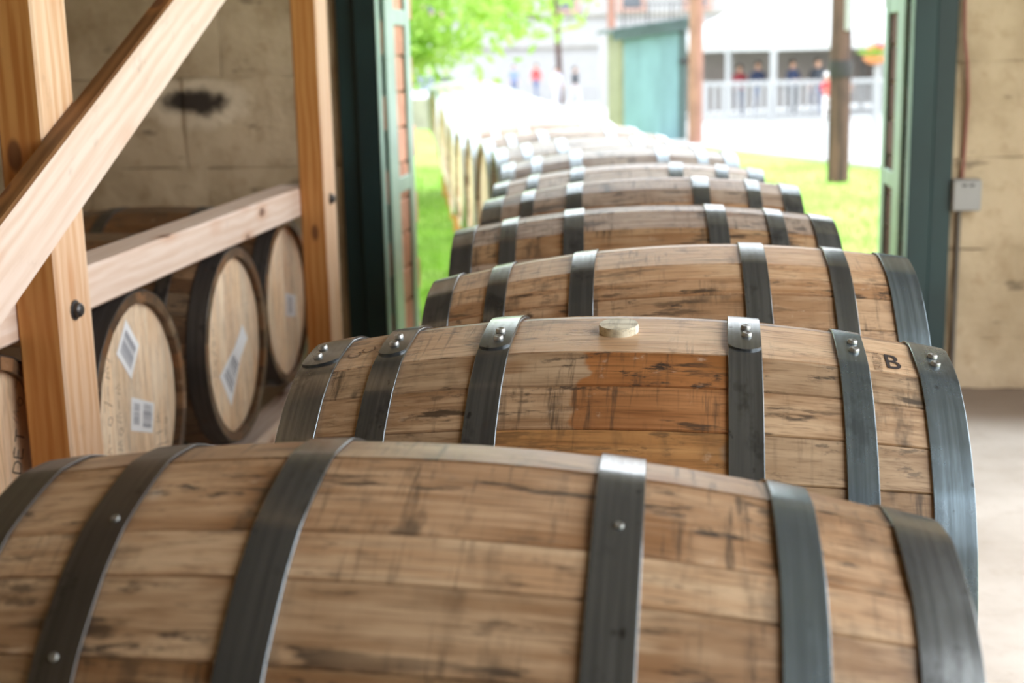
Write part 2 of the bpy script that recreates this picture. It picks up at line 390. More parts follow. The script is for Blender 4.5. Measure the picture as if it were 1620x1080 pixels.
# right wall with the side doorway
bm = bmesh.new()
for (v0, v1, z0, z1) in ((VB - 0.3, R_V0, 0, ZC), (R_V1, DW + WT, 0, ZC), (R_V0, R_V1, R_Z, ZC)):
    box_bm(0.3, v1 - v0, z1 - z0, 0, bm, (R_U + 0.15, (v0 + v1) / 2, (z0 + z1) / 2))
wr_ = link('wall_right', from_bm('wall_right', bm, M['plaster'])); wr_.rotation_euler = (0, 0, -PSI); struct(wr_, 'plain cream wall with a wide side doorway')
# front wall: stone piers either side of the door and the wall over it
DL, DR, DZ = -1.262, 0.945, 3.0
bm = bmesh.new()
for (a, b, z0, z1) in ((UL - 0.3, DL, 0, ZC), (DR, UR + 0.3, 0, ZC), (DL, DR, DZ, ZC)):
    box_bm(b - a, WT - 0.05, z1 - z0, 0, bm, ((a + b) / 2, DW + 0.05 + (WT - 0.05) / 2, (z0 + z1) / 2))
wf = link('wall_front', from_bm('wall_front', bm, M['wall'])); wf.rotation_euler = (0, 0, -PSI); struct(wf, 'cream painted stone wall around the open doorway')
def stone(u0_, u1, z0, z1):
    nu, nz = 9, 6
    vs, fs = [], []
    sd = random.uniform(0, 90)
    for j in range(nz + 1):
        for i in range(nu + 1):
            a = u0_ + (u1 - u0_) * i / nu; z = z0 + (z1 - z0) * j / nz
            edge = (i in (0, nu)) or (j in (0, nz))
            d = 0.012 * mnoise.noise(Vector((a * 5, z * 6, sd))) + 0.006 * mnoise.noise(Vector((a * 17, z * 17, sd)))
            y = DW + 0.004 + d + (0.004 if edge else 0)
            vs.append((a + (0.006 * mnoise.noise(Vector((z * 9, sd, a))) if edge else 0), y, z + (0.005 * mnoise.noise(Vector((a * 9, sd, z))) if edge else 0)))
    n = len(vs)
    for j in range(nz):
        for i in range(nu): q = j * (nu + 1) + i; fs.append((q, q + 1, q + nu + 2, q + nu + 1))
    ring = [i for i in range(nu + 1)] + [(j + 1) * (nu + 1) - 1 for j in range(1, nz + 1)] + [nz * (nu + 1) + i for i in range(nu - 1, -1, -1)] + [j * (nu + 1) for j in range(nz - 1, 0, -1)]
    back = [(vs[k][0], DW + 0.055, vs[k][2]) for k in ring]
    for k in range(len(ring)):
        k2 = (k + 1) % len(ring); fs.append((ring[k2], ring[k], n + k, n + k2))
    return mesh('stone_block', vs + back, fs, M['wall'], True, 50)
zs = [0.0, 0.22, 0.60, 0.98, 1.366, 1.74, 2.1, 2.5, 2.9, 3.4, 3.9, ZC]
for r in range(len(zs) - 1):
    for (a, b) in ((UL, -1.40), (1.0, UR), (-1.40, 1.0) if zs[r] >= 2.9 else (0, 0)):
        x = a
        while x < b - 0.01:
            w = random.uniform(0.5, 0.85)
            if b - (x + w) < 0.3: w = b - x
            o = link('stone_block', stone(x + 0.0015, x + w - 0.0015, zs[r] + 0.001, zs[r + 1] - 0.001), wf)
            x += w
# brick lining of the two reveals
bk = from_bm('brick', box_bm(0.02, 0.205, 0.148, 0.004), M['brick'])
bk2 = from_bm('brick', box_bm(0.02, 0.205, 0.148, 0.004), M['brick_shaded'])  # shade on the right reveal, put into a darker brick colour
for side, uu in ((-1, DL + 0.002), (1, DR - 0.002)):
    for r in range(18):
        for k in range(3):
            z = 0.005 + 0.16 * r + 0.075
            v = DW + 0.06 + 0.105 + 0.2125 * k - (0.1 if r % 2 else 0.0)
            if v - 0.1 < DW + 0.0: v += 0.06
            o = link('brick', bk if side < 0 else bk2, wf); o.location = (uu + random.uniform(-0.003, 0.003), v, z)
sill = ubox('trim_1', DL, DR, DW, DW + WT + 0.25, -0.21, 0.004, M['concrete'], bev=0.01); struct(sill, 'pale concrete door sill')

# the green door frame with its ladder-like iron edging
dr = thing('door_1', 'dark green framed warehouse doorway standing open', None, (0, 0, 0)); dr['kind'] = 'structure'
for s, e, sg in ((DL, -1, 'left'), (DR, 1, 'right')):
    c = lambda a: s + e * a           # distance outwards from the opening's edge
    def cb(a0, a1, v0, v1, z0=0.0, z1=DZ + 0.15, m='green', nm='casing_board', bev=0.005):
        lo, hi = sorted((c(a0), c(a1))); return ubox(nm, lo, hi, v0, v1, z0, z1, M[m], dr, bev)
    cb(0.0, 0.095, DW - 0.055, DW - 0.002)
    cb(0.095, 0.178, DW - 0.03, DW - 0.002)
    cb(-0.006, 0.0, DW - 0.06, DW + 0.012, m='green_pale', nm='edge_strip', bev=0.002)
    for (va, vb) in ((DW + 0.02, DW + 0.20), (DW + 0.46, DW + 0.56)):
        cb(-0.028, -0.014, va, vb, 0.0, DZ, 'green_pale', 'frame_bar', 0.003)
    for z in (0.14, 0.87, 1.61, 2.34):
        cb(-0.026, -0.014, DW + 0.20, DW + 0.46, z - 0.035, z + 0.035, 'green_pale', 'frame_rung', 0.003)
ubox('head_board', DL - 0.178, DR + 0.178, DW - 0.055, DW - 0.002, DZ, DZ + 0.15, M['green'], dr)

# junction box, cable and conduit on the right pier
t_ = thing('junction_box', 'grey electrical junction box on the stone wall right of the door', 'electrical box', B(1.18, DW - 0.03, 0.83), -PSI)
box('box_body', 0.116, 0.055, 0.130, M['grey_box'], t_, (0, 0, 0), 0, 0.006)
box('cover', 0.108, 0.006, 0.122, M['grey_box'], t_, (0, -0.029, 0), 0, 0.002)
for dx in (-0.012, 0.018): box('cover_mark', 0.02, 0.003, 0.008, M['dark'], t_, (dx, -0.0325, 0.042), 0, 0.001)
o = tube('electrical_cable', [B(1.146, DW - 0.012, 3.2), B(1.146, DW - 0.012, 1.62), B(1.150, DW - 0.014, 1.47), B(1.166, DW - 0.014, 1.36), B(1.176, DW - 0.012, 1.22), B(1.172, DW - 0.012, 1.05), B(1.166, DW - 0.014, 0.897)], 0.0075, M['red_cable'])
tag(o, 'dull red cable running down the stone wall to the grey box', 'cable')
o = tube('conduit_pipe', [B(1.160, DW - 0.014, 0.763), B(1.158, DW - 0.014, 0.0)], 0.0095, M['conduit'])
tag(o, 'thin grey conduit pipe below the grey junction box', 'pipe')

# ================================================================== BARRELS
L2, RB, RC = 0.445, 0.335, 0.288
def prof(s): return RB - (RB - RC) * (s / L2) ** 2
_c = {}
def stave_mesh(w, far=False):
    key = ('st', round(w, 2))
    if key in _c: return _c[key]
    h = radians(w) / 2; e = 0.0020 / RB; n = 14
    ts = [-h + 0.0009, -h + e, -h * 0.4, h * 0.4, h - e, h - 0.0009]
    vs, fs = [], []
    for i in range(n + 1):
        s = -L2 + 2 * L2 * i / n; r = prof(s)
        for k, t in enumerate(ts):
            rr = r + 0.85 * (r * cos(h) / cos(t) - r) - (0.0026 if k in (0, 5) else 0)
            vs.append((s, -rr * sin(t), rr * cos(t)))
        for t in (h - 0.0009, -h + 0.0009): vs.append((s, -(r - 0.026) * sin(t), (r - 0.026) * cos(t)))
    m = 8
    for i in range(n):
        for k in range(m):
            a, b = i * m + k, i * m + (k + 1) % m
            fs.append((a, a + m, b + m, b))
    fs.append(tuple(range(m))); fs.append(tuple(n * m + k for k in range(m))[::-1])
    me = mesh('stave', vs, fs, None, True, 12); _c[key] = me
    return me
FLAT = 0.5
def facet(a, seams):
    """how far (as a fraction of the radius) the stave faces lie inside the round at angle a"""
    if not seams: return 1.0
    for p, q in seams:
        x = (a - p) % (2 * pi)
        if x <= q - p + 1e-9:
            h = (q - p) / 2; t = x - h
            return 1 + FLAT * (cos(h) / cos(t) - 1)
    return 1.0
def hoop_mesh(s0, s1, n=80, lap=None, seams=None):
    """steel ring; lap = (phi a, phi b) in degrees for the riveted overlap with a rounded end"""
    key = ('hp', round(s0, 4), round(s1, 4), lap)
    if key in _c and not seams: return _c[key]
    angs = [2 * pi * i / n for i in range(n)]
    if seams:
        angs = sorted({round(x % (2 * pi), 5) for p, q in seams for x in (p, p + (q - p) * 0.15, p + (q - p) * 0.35, p + (q - p) * 0.65, p + (q - p) * 0.85)}); n = len(angs)
    vs, fs = [], []
    r0, r1 = prof(s0), prof(s1); th = 0.0032; bv = 0.0007
    sec = [(s0, r0 + 0.0002), (s0, r0 + th - bv), (s0 + bv, r0 + th), (s1 - bv, r1 + th), (s1, r1 + th - bv), (s1, r1 + 0.0002)]
    m = 6
    for i in range(n):
        a = angs[i]; fc = facet(a, seams)
        for s, r in sec: vs.append((s, -r * fc * sin(a), r * fc * cos(a)))
    for i in range(n):
        j = (i + 1) % n
        for k in range(m): fs.append((i * m + k, i * m + (k + 1) % m, j * m + (k + 1) % m, j * m + k))
    if lap:
        base = len(vs); na, nw = 14, 8
        for lay in (0, 1):
            for i in range(na + 1):
                for j in range(nw + 1):
                    t = -1 + 2 * j / nw
                    e = radians(lap[1]) - (1 - sqrt(max(0, 1 - (0.96 * t) ** 2))) * 0.055
                    a = radians(lap[0]) + (e - radians(lap[0])) * i / na
                    s = s0 + (s1 - s0) * (0.5 + 0.49 * t); r = prof(s) * facet(a, seams) + (0.0060 if lay else 0.0031)
                    vs.append((s, -r * sin(a), r * cos(a)))
        q = (na + 1) * (nw + 1)
        I = lambda l, i, j: base + l * q + i * (nw + 1) + j
        for i in range(na):
            for j in range(nw): fs.append((I(1, i, j), I(1, i + 1, j), I(1, i + 1, j + 1), I(1, i, j + 1)))
        for i in range(na):
            fs.append((I(0, i, 0), I(0, i + 1, 0), I(1, i + 1, 0), I(1, i, 0))); fs.append((I(1, i, nw), I(1, i + 1, nw), I(0, i + 1, nw), I(0, i, nw)))
        for j in range(nw):
            fs.append((I(0, na, j), I(0, na, j + 1), I(1, na, j + 1), I(1, na, j))); fs.append((I(1, 0, j), I(1, 0, j + 1), I(0, 0, j + 1), I(0, 0, j)))
    bm = bmesh.new(); me0 = mesh('hoop', vs, fs); bm.from_mesh(me0); bpy.data.meshes.remove(me0)
    me = from_bm('hoop', bm, None, True, 25)
    if not seams: _c[key] = me
    return me
RIVET = lathe('rivet', [(0.0068, 0), (0.0068, 0.0032), (0.0055, 0.0048), (0.003, 0.0050), (0.0018, 0.0042), (0.0004, 0.004)], 14, M['rivet'], 40)
def on_barrel(o, s, ph, lift=0.0):
    """seat a small piece whose local Z points out of the barrel at axial s, angle ph (from the top towards -Y)"""
    a = radians(ph); r = prof(s) + lift; sl = math.atan(2 * (RB - RC) * s / L2 ** 2)
    o.matrix_local = Matrix.Rotation(a, 4, 'X') @ Matrix.Translation((s, 0, r)) @ Matrix.Rotation(sl, 4, 'Y')
HEADR = 0.264
def head_board(y0, y1, th=0.022):
    key = ('hb', round(y0, 4), round(y1, 4))
    if key in _c: return _c[key]
    g = 0.0009; pts = []; n = 10
    a0 = math.asin(max(-1, min(1, (y0 + g) / HEADR))); a1 = math.asin(max(-1, min(1, (y1 - g) / HEADR)))
    for i in range(n + 1): a = a0 + (a1 - a0) * i / n; pts.append((HEADR * sin(a), HEADR * cos(a)))
    for i in range(n + 1): a = a1 + (a0 - a1) * i / n; pts.append((HEADR * sin(a), -HEADR * cos(a)))
    m = len(pts)
    # local X = along the board (vertical z before turning), local Y = across, local Z = outwards
    vs = [(p[1], p[0], 0.0) for p in pts] + [(p[1] * 0.998, p[0] * 0.998, -th) for p in pts]
    fs = [tuple(range(m))[::-1], tuple(range(m, 2 * m))] + [(i, (i + 1) % m, m + (i + 1) % m, m + i) for i in range(m)]
    bm = bmesh.new(); me0 = mesh('x', vs, fs); bm.from_mesh(me0); bpy.data.meshes.remove(me0)
    es = [e for e in bm.edges if abs(e.verts[0].co.z) < 1e-5 and abs(e.verts[1].co.z) < 1e-5]
    bmesh.ops.bevel(bm, geom=es, offset=0.0012, segments=1, affect='EDGES')
    me = from_bm('head_board', bm, M['head']); _c[key] = me
    return me
def head_disc():
    if 'hd' in _c: return _c['hd']
    bm = bmesh.new()
    ys = [-0.262, -0.19, -0.115, -0.035, 0.045, 0.125, 0.2, 0.262]
    for a, b in zip(ys, ys[1:]): bm.from_mesh(head_board(a, b))
    _c['hd'] = from_bm('head', bm, M['head']); return _c['hd']
WIDTHS = [9, 10.5, 12, 13.5, 15] * 6
HOOPS = [(-0.445, -0.3926), (-0.3294, -0.2901), (-0.1842, -0.1390), (0.1390, 0.1842), (0.2901, 0.3294), (0.3926, 0.445)]
def body_mesh():
    if 'body' in _c: return _c['body']
    bm = bmesh.new(); a = 0.0
    rnd = random.Random(3); ws = WIDTHS[:]; rnd.shuffle(ws)
    for w in ws:
        tmp = bmesh.new(); tmp.from_mesh(stave_mesh(w)); tmp.transform(Matrix.Rotation(radians(a + w / 2), 4, 'X'))
        me = bpy.data.meshes.new('t'); tmp.to_mesh(me); tmp.free(); bm.from_mesh(me); bpy.data.meshes.remove(me); a += w
    me = bpy.data.meshes.new('staves'); bm.to_mesh(me); bm.free()
    me.polygons.foreach_set('use_smooth', [True] * len(me.polygons)); me.set_sharp_from_angle(angle=radians(12))
    _c['body'] = me; return me
def barrel(label, loc, yaw, tilt=0.0, group=None, ds=None, seams=None, start=0.0, mats=('oak',), override=None, hoopm='steel', hoopmats=None,
           lap=None, rivets=None, detail=True, heads='disc', seed=0, spin=None):
    rnd = random.Random(seed * 13 + 5)
    t = thing('barrel', label, 'barrel', loc, 0, group)
    t.rotation_mode = 'XYZ'; t.matrix_world = Matrix.Translation(loc) @ Matrix.Rotation(yaw, 4, 'Z') @ Matrix.Rotation(-tilt, 4, 'Y')
    if detail:
        ws = list(seams or []); rest = WIDTHS[:]; rnd.shuffle(rest); tot = sum(ws)
        for w in rest:
            if tot + w > 360 - 7: break
            ws.append(w); tot += w
        left = 360 - tot
        if left > 16: ws += [round(left / 2, 2)] * 2
        elif left > 0.3: ws.append(round(left, 2))
        a = start; seam_l = []
        for i, w in enumerate(ws):
            o = link('stave', stave_mesh(w), t)
            mk = (override or {}).get(i) or mats[rnd.randrange(len(mats))]
            if not o.data.materials: o.data.materials.append(M['oak'])
            o.material_slots[0].link = 'OBJECT'; o.material_slots[0].material = M[mk]
            lift = rnd.uniform(-0.0010, 0.0005) * (1.0 if seed < 3 or seed > 30 else 1.8); ph = radians(a + w / 2)
            o.location = (0, -lift * sin(ph), lift * cos(ph)); o.rotation_euler = (ph, 0, 0)
            seam_l.append((radians(a), radians(a + w))); a += w
    else:
        seam_l = None
        o = link('staves', body_mesh(), t); o['kind'] = 'stuff'
        if not o.data.materials: o.data.materials.append(M['oak_daylit'])
        o.rotation_euler = (rnd.uniform(0, 6.28), 0, 0)
    for i, (s0, s1) in enumerate(HOOPS):
        if ds:
            k = 2 * i - 1
            if 0 <= k < 10: s0 += ds[k]
            if 0 <= k + 1 < 10: s1 += ds[k + 1]
        nm = ('chime_hoop', 'quarter_hoop', 'bilge_hoop', 'bilge_hoop', 'quarter_hoop', 'chime_hoop')[i]
        lp = lap[i] if lap and lap[i] else None
        if spin is None and not lp and not seam_l: rx = rnd.uniform(0, 6.28)
        else: rx = 0.0
        o = link(nm, hoop_mesh(s0, s1, 96 if detail else 40, lp, seam_l), t)
        if not o.data.materials: o.data.materials.append(M['steel'])
        o.material_slots[0].link = 'OBJECT'; o.material_slots[0].material = M[(hoopmats or [hoopm] * 6)[i]]
        o.rotation_euler = (rx, 0, 0)
        for (s, ph) in (rivets or {}).get(i, []):
            rv = link('rivet', RIVET, o); on_barrel(rv, s, ph, (0.0058 if lp else 0.003) + prof(s) * (facet(radians(ph), seam_l) - 1))
            if seed == 0: rv.scale = (0.6, 0.6, 0.5)
            if not lp: o.rotation_euler = (0, 0, 0)
    for sg in (-1, 1):
        if heads == 'disc' or sg == -1:
            o = link('head', head_disc(), t); o.matrix_local = Matrix.Translation((sg * (L2 - 0.02), 0, 0)) @ Matrix.Rotation(sg * pi / 2, 4, 'Y')
        else:
            ys = [-0.262, -0.2, -0.125, -0.05, 0.035, 0.11, 0.19, 0.262]
            for a, b in zip(ys, ys[1:]):
                o = link('head_board', head_board(a, b), t); o.matrix_local = Matrix.Translation((L2 - 0.02, 0, 0)) @ Matrix.Rotation(pi / 2, 4, 'Y')
    return t

ZT = H - 0.3680                                  # bilge tops of the rolling row
# fitted from the photograph: x, y, yaw, tilt, dz, hoop edge shifts
ROW = [(-.059, 1.249, -6.5, -3.24, -.007, [-.009, -.002, -.001, .011, .009, -.019, -.020, -.010, -.010, -.001]),
       (.153, 1.887, -8.6, .18, -.004, [.004, -.002, 0, -.002, -.003, .010, .009, .002, .001, .002]),
       (.307, 2.564, -6.7, 2.63, .002, [-.001, .002, .001, .012, .011, -.002, -.002, 0, -.002, -.002]),
       (.321, 3.252, -4.1, 1.18, .003, [0, -.001, -.001, .002, .004, .008, .009, -.005, -.004, -.002]),
       (.384, 3.927, -5.2, 1.87, .006, [.006, -.004, -.005, -.020, -.020, .008, .009, .006, .004, -.001]),
       (.410, 4.600, -6.6, 2.2, -.006, None), (.429, 5.275, -2.0, 1.64, 0, None)]
path = [(r[0], r[1]) for r in ROW]
def row_x(y):
    k = [(5.275, .429), (5.93, .385), (6.52, .325), (7.18, .25), (7.85, .17), (8.5, .095), (10.5, -.03), (13, -.2), (16, -.40), (18.7, -.62), (22, -.95)]
    for (a, xa), (b, xb) in zip(k, k[1:]):
        if a <= y <= b: return xa + (xb - xa) * (y - a) / (b - a)
    return k[-1][1]
y = 5.275
while len(ROW) < 26:
    y += 0.674; x = row_x(y); dx = row_x(min(y + 0.6, 22)) - row_x(y - 0.6)
    ROW.append((x, y, math.degrees(math.atan2(-dx, 1.2)) + random.uniform(-2.0, 2.0), random.uniform(-.3, .3), random.uniform(-.004, .004), None))
    path.append((x, y))
def zc(k): return ZT + ROW[k][4] - RB
ORD = ['nearest', 'second', 'third', 'fourth', 'fifth', 'sixth', 'seventh', 'eighth', 'ninth', 'tenth', 'eleventh', 'twelfth', 'thirteenth', 'fourteenth', 'fifteenth']
BAR = []
for k, (x, y, yaw, tilt, dz, ds) in enumerate(ROW):
    kw = dict(seed=k, ds=ds, group='oak barrels rolled out through the doorway')
    loc = (x, y, zc(k)); ya, ti = radians(yaw), radians(tilt)
    if k == 0:
        lab = 'large nearest oak barrel across the foot of the picture, scuffed staves and dark hoops'
        b = barrel(lab, loc, ya, ti, seams=[13.7, 22.1, 9.3, 13.6, 12], start=-12.0, mats=('oak_old', 'oak_old', 'oak'),
                   override={1: 'oak', 2: 'oak_clean', 3: 'oak'}, hoopmats=['steel_old', 'steel_old', 'steel', 'steel', 'steel_b', 'steel'],
                   rivets={1: [(-.304, 21.5), (-.312, 47.3)], 3: [(.143, 18.0)]}, spin=0, **kw)
    elif k == 1:
        lab = 'oak barrel with round pale bung on top, stencilled letter B and amber wet patch'
        laps = [(-22, 15.5), (-22, 15.8), (-22, 18), (-22, 17.8), None, None]
        b = barrel(lab, loc, ya, ti, seams=[22.8, 12.0, 11.9, 11.5, 13.5], start=-3.0, mats=('oak', 'oak', 'oak_old'),
                   override={0: 'oak_clean', 1: 'oak_wet', 2: 'oak_wet_low', 3: 'oak_honey'}, lap=laps,
                   hoopmats=['steel', 'steel', 'steel', 'steel', 'steel_b', 'steel_b'],
                   rivets={0: [(-.427, 2.9), (-.425, 9.8)], 1: [(-.312, 4.6), (-.312, 10)], 2: [(-.162, 8.2), (-.161, 12.9)], 3: [(.173, 4.9), (.174, 9.7)],
                           4: [(.315, 5.2), (.315, 10.9)], 5: [(.420, 6.0), (.420, 11.5)]}, spin=0, **kw)
    elif k == 2:
        lab = 'third oak barrel from the camera, clean tan staves, lying before the green doorway'
        b = barrel(lab, loc, ya, ti, seams=[14, 16.9, 8.6, 7.4, 13], start=-12, mats=('oak', 'oak_clean', 'oak'), override={0: 'oak_clean', 1: 'oak_clean', 2: 'oak_clean', 3: 'oak'},
                   hoopmats=['steel', 'steel', 'steel', 'steel', 'steel', 'steel_b'], **kw)
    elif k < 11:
        extra = {3: 'dark open seams and near-white hoop tops', 4: 'darker staves, still inside the doorway', 5: 'pale staves, mostly hidden behind the fifth', 6: 'pale, the last before the door sill', 7: 'pale, lying over the door sill'}.get(k, 'coloured pale for daylight glare outside the doorway')
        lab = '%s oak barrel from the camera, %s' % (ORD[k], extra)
        b = barrel(lab, loc, ya, ti, mats=('oak_grey', 'oak_old', 'oak_grey') if k < 5 else ('oak_daylit', 'oak_daylit', 'oak_grey'), hoopm='steel' if k < 6 else 'steel_skylit', start=random.uniform(0, 12), **kw)
    elif k < 15:
        b = barrel('%s oak barrel from the camera, a pale hump in the outdoor row' % ORD[k], loc, ya, ti, detail=False, hoopm='steel_skylit', seed=k, group='oak barrels rolled out through the doorway')
    else:
        b = barrel('oak barrel tinted pale for daylight, far down the outdoor row, past the fifteenth, ends of hoops just showing', loc, ya, ti, detail=False, hoopm='steel_skylit', seed=k, group='far barrels of the outdoor row')
    BAR.append(b)

# bung and stencilled marks on the second barrel
b2 = BAR[1]
o = link('bung', lathe('bung', [(0.0265, -0.012), (0.0275, 0.004), (0.0265, 0.0085), (0.0005, 0.0088)], 36, M['bung'], 40), b2); on_barrel(o, 0.001, 6.5, -0.0035)
o['label'] = 'round pale wooden bung'
def stencil(txt, s, ph, size, rot, mat, parent, name='stencil_mark', wid=1.0, lift=0.0009, bold=0.0):
    cu = bpy.data.curves.new('t', 'FONT'); cu.body = txt; cu.size = size; cu.align_x = 'CENTER'; cu.align_y = 'CENTER'; cu.offset = bold; cu.resolution_u = 3
    to = bpy.data.objects.new('t', cu); COL.objects.link(to)
    dg = bpy.context.evaluated_depsgraph_get(); me = bpy.data.meshes.new_from_object(to.evaluated_get(dg)); bpy.data.objects.remove(to); bpy.data.curves.remove(cu)
    bm = bmesh.new(); bm.from_mesh(me); bpy.data.meshes.remove(me)
    bmesh.ops.subdivide_edges(bm, edges=[e for e in bm.edges if e.calc_length() > size * 0.3], cuts=2)
    c, sn = cos(rot), sin(rot)
    for v in bm.verts:
        x, yy = v.co.x * wid, v.co.y
        a, b_ = x * c - yy * sn, x * sn + yy * c
        S_ = s + a; P_ = radians(ph) - b_ / prof(S_); r = prof(S_)
        # the bung stave is a flat-faced facet: sit just above it
        h = radians(11.4); pc = radians(8.4)
        rr = r + 0.85 * (r * cos(h) / cos(max(-h, min(h, P_ - pc))) - r) + lift
        v.co = Vector((S_, -rr * sin(P_), rr * cos(P_)))
    o = link(name, from_bm(name, bm, mat), parent); return o
stencil('B', 0.364, 12.8, 0.070, 0, M['ink'], b2, wid=0.56, bold=0.0004)
stencil('MAY01.2014', 0.345, 13.4, 0.0165, pi / 2 - 0.05, M['ink_faded'], b2, wid=0.72)
stencil('C', -0.3700, 9.8, 0.029, pi / 2 + 0.30, M['ink_faded'], b2)
stencil('C', -0.3520, 7.2, 0.029, pi / 2 + 0.2, M['ink_faded'], b2)

# the run the barrels roll on: two timber rails on low trestles, out across the lawn
def gz(yy): return -0.05 - 0.0165 * yy
run = thing('barrel_run', 'low timber rails under the row of barrels', 'barrel run')
def offs(i, d):
    a = path[max(i - 1, 0)]; b = path[min(i + 1, len(path) - 1)]
    n = Vector((b[1] - a[1], a[0] - b[0], 0)).normalized(); return Vector((path[i][0], path[i][1], 0)) + n * d
RT = ZT - RB - prof(0.27) - 0.009
for d in (-0.27, 0.27):
    pts = [offs(0, d) + (offs(0, d) - offs(1, d)) * 1.4] + [offs(i, d) for i in range(len(path))]
    bm = bmesh.new(); ring = []
    for i, p in enumerate(pts):
        q = (pts[min(i + 1, len(pts) - 1)] - pts[max(i - 1, 0)]).normalized(); n = Vector((q.y, -q.x, 0)) * 0.05
        ring.append([bm.verts.new(p + n * sx + Vector((0, 0, RT - (0.12 if lo else 0)))) for sx, lo in ((-1, 1), (1, 1), (1, 0), (-1, 0))])
    for r0, r1 in zip(ring, ring[1:]):
        for k in range(4): bm.faces.new((r0[k], r0[(k + 1) % 4], r1[(k + 1) % 4], r1[k]))
    bm.faces.new(ring[0][::-1]); bm.faces.new(ring[-1])
    link('rail', from_bm('rail', bm, M['pine_warm']), run)
    for i in range(0, len(path), 2):
        p = offs(i, d); zb = 0.0 if p.dot(V) < DW + WT + 0.2 else gz(p.y)
        box('trestle_leg', 0.09, 0.09, RT - 0.12 - zb + 0.002, M['pine_warm'], run, (p.x, p.y, (RT - 0.12 + zb) / 2), -PSI, 0.003)

# ================================================================== THE RACK
rack = thing('barrel_rack', 'timber barrel rack with upright posts and a slanting brace along the left', 'rack', B(-1.25, 2.6, 0), 0)
RI = rack.matrix_world.inverted()
bpy.context.view_layer.update(); RI = rack.matrix_world.inverted()
def timber(name, p0, p1, w, t, mat, parent=rack, ref=U, bev=0.005):
    """a squared timber from p0 to p1; w across, t along ref"""
    p0, p1 = Vector(p0), Vector(p1); d = (p1 - p0); ln = d.length; d.normalize()
    n = (ref - d * ref.dot(d)).normalized(); c = n.cross(d)
    o = link(name, from_bm(name, box_bm(ln, w, t, bev), M[mat]), parent)
    m = Matrix((( d.x, c.x, n.x, 0), (d.y, c.y, n.y, 0), (d.z, c.z, n.z, 0), (0, 0, 0, 1)))
    o.matrix_world = Matrix.Translation((p0 + p1) / 2) @ m
    if parent is not None: o.matrix_parent_inverse = Matrix.Identity(4); o.matrix_local = RI @ Matrix.Translation((p0 + p1) / 2) @ m
    return o
UA, UI = -1.20, -1.29
posts = []
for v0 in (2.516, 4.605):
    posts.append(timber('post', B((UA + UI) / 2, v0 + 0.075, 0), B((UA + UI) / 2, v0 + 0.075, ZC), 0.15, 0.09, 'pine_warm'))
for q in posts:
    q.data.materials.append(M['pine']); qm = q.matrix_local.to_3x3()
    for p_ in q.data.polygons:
        if (BM.to_3x3().inverted() @ (qm @ p_.normal)).x > 0.6: p_.material_index = 1   # side light on the aisle face, put into a paler pine
timber('upper_beam', B(-1.345, 1.2, 0.960), B(-1.345, 4.74, 0.957), 0.098, 0.11, 'pine_pale', bev=0.006)
timber('lower_beam', B(-1.345, 1.2, 0.235), B(-1.345, 4.95, 0.235), 0.098, 0.11, 'pine_pale')
timber('inner_rail', B(-1.90, 1.2, 0.24), B(-1.90, 4.95, 0.24), 0.08, 0.1, 'pine')
timber('top_beam', B(-1.345, 1.2, 2.02), B(-1.345, 5.7, 2.02), 0.098, 0.11, 'pine')
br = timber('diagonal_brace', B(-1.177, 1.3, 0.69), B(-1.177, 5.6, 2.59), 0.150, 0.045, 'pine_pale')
br.data.materials.append(M['pine_shaded'])  # shade on the brace's upward face, put into its colour
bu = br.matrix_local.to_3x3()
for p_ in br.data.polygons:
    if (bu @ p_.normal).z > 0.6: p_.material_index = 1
hexm = lathe('bolt', [(0.021, 0), (0.021, 0.003), (0.0150, 0.0035), (0.0150, 0.012), (0.011, 0.016), (0.0005, 0.017)], 12, M['bolt'], 30)
for (v, z) in ((2.585, 0.962), (4.675, 0.962)):
    o = link('bolt', hexm, rack); o.matrix_local = RI @ Matrix.Translation(B(UA, v, z)) @ Matrix.Rotation(-PSI, 4, 'Z') @ Matrix.Rotation(pi / 2, 4, 'Y')

RZ = 0.612
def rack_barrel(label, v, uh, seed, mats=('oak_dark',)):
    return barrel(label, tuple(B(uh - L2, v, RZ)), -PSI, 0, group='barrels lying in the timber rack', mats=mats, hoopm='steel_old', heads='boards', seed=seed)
rA = rack_barrel('rack barrel with a white diamond sheet and a barcode label on its head', 3.14, -1.30, 41)
rB = rack_barrel('rack barrel with one long crumpled paper label down its bright head', 3.885, -1.30, 42)
rC = rack_barrel('rack barrel in shadow with a small label, close behind the far post', 4.62, -1.35, 43)
rF = rack_barrel('rack barrel at the left edge, handwritten letters on its head', 2.40, -1.30, 44)
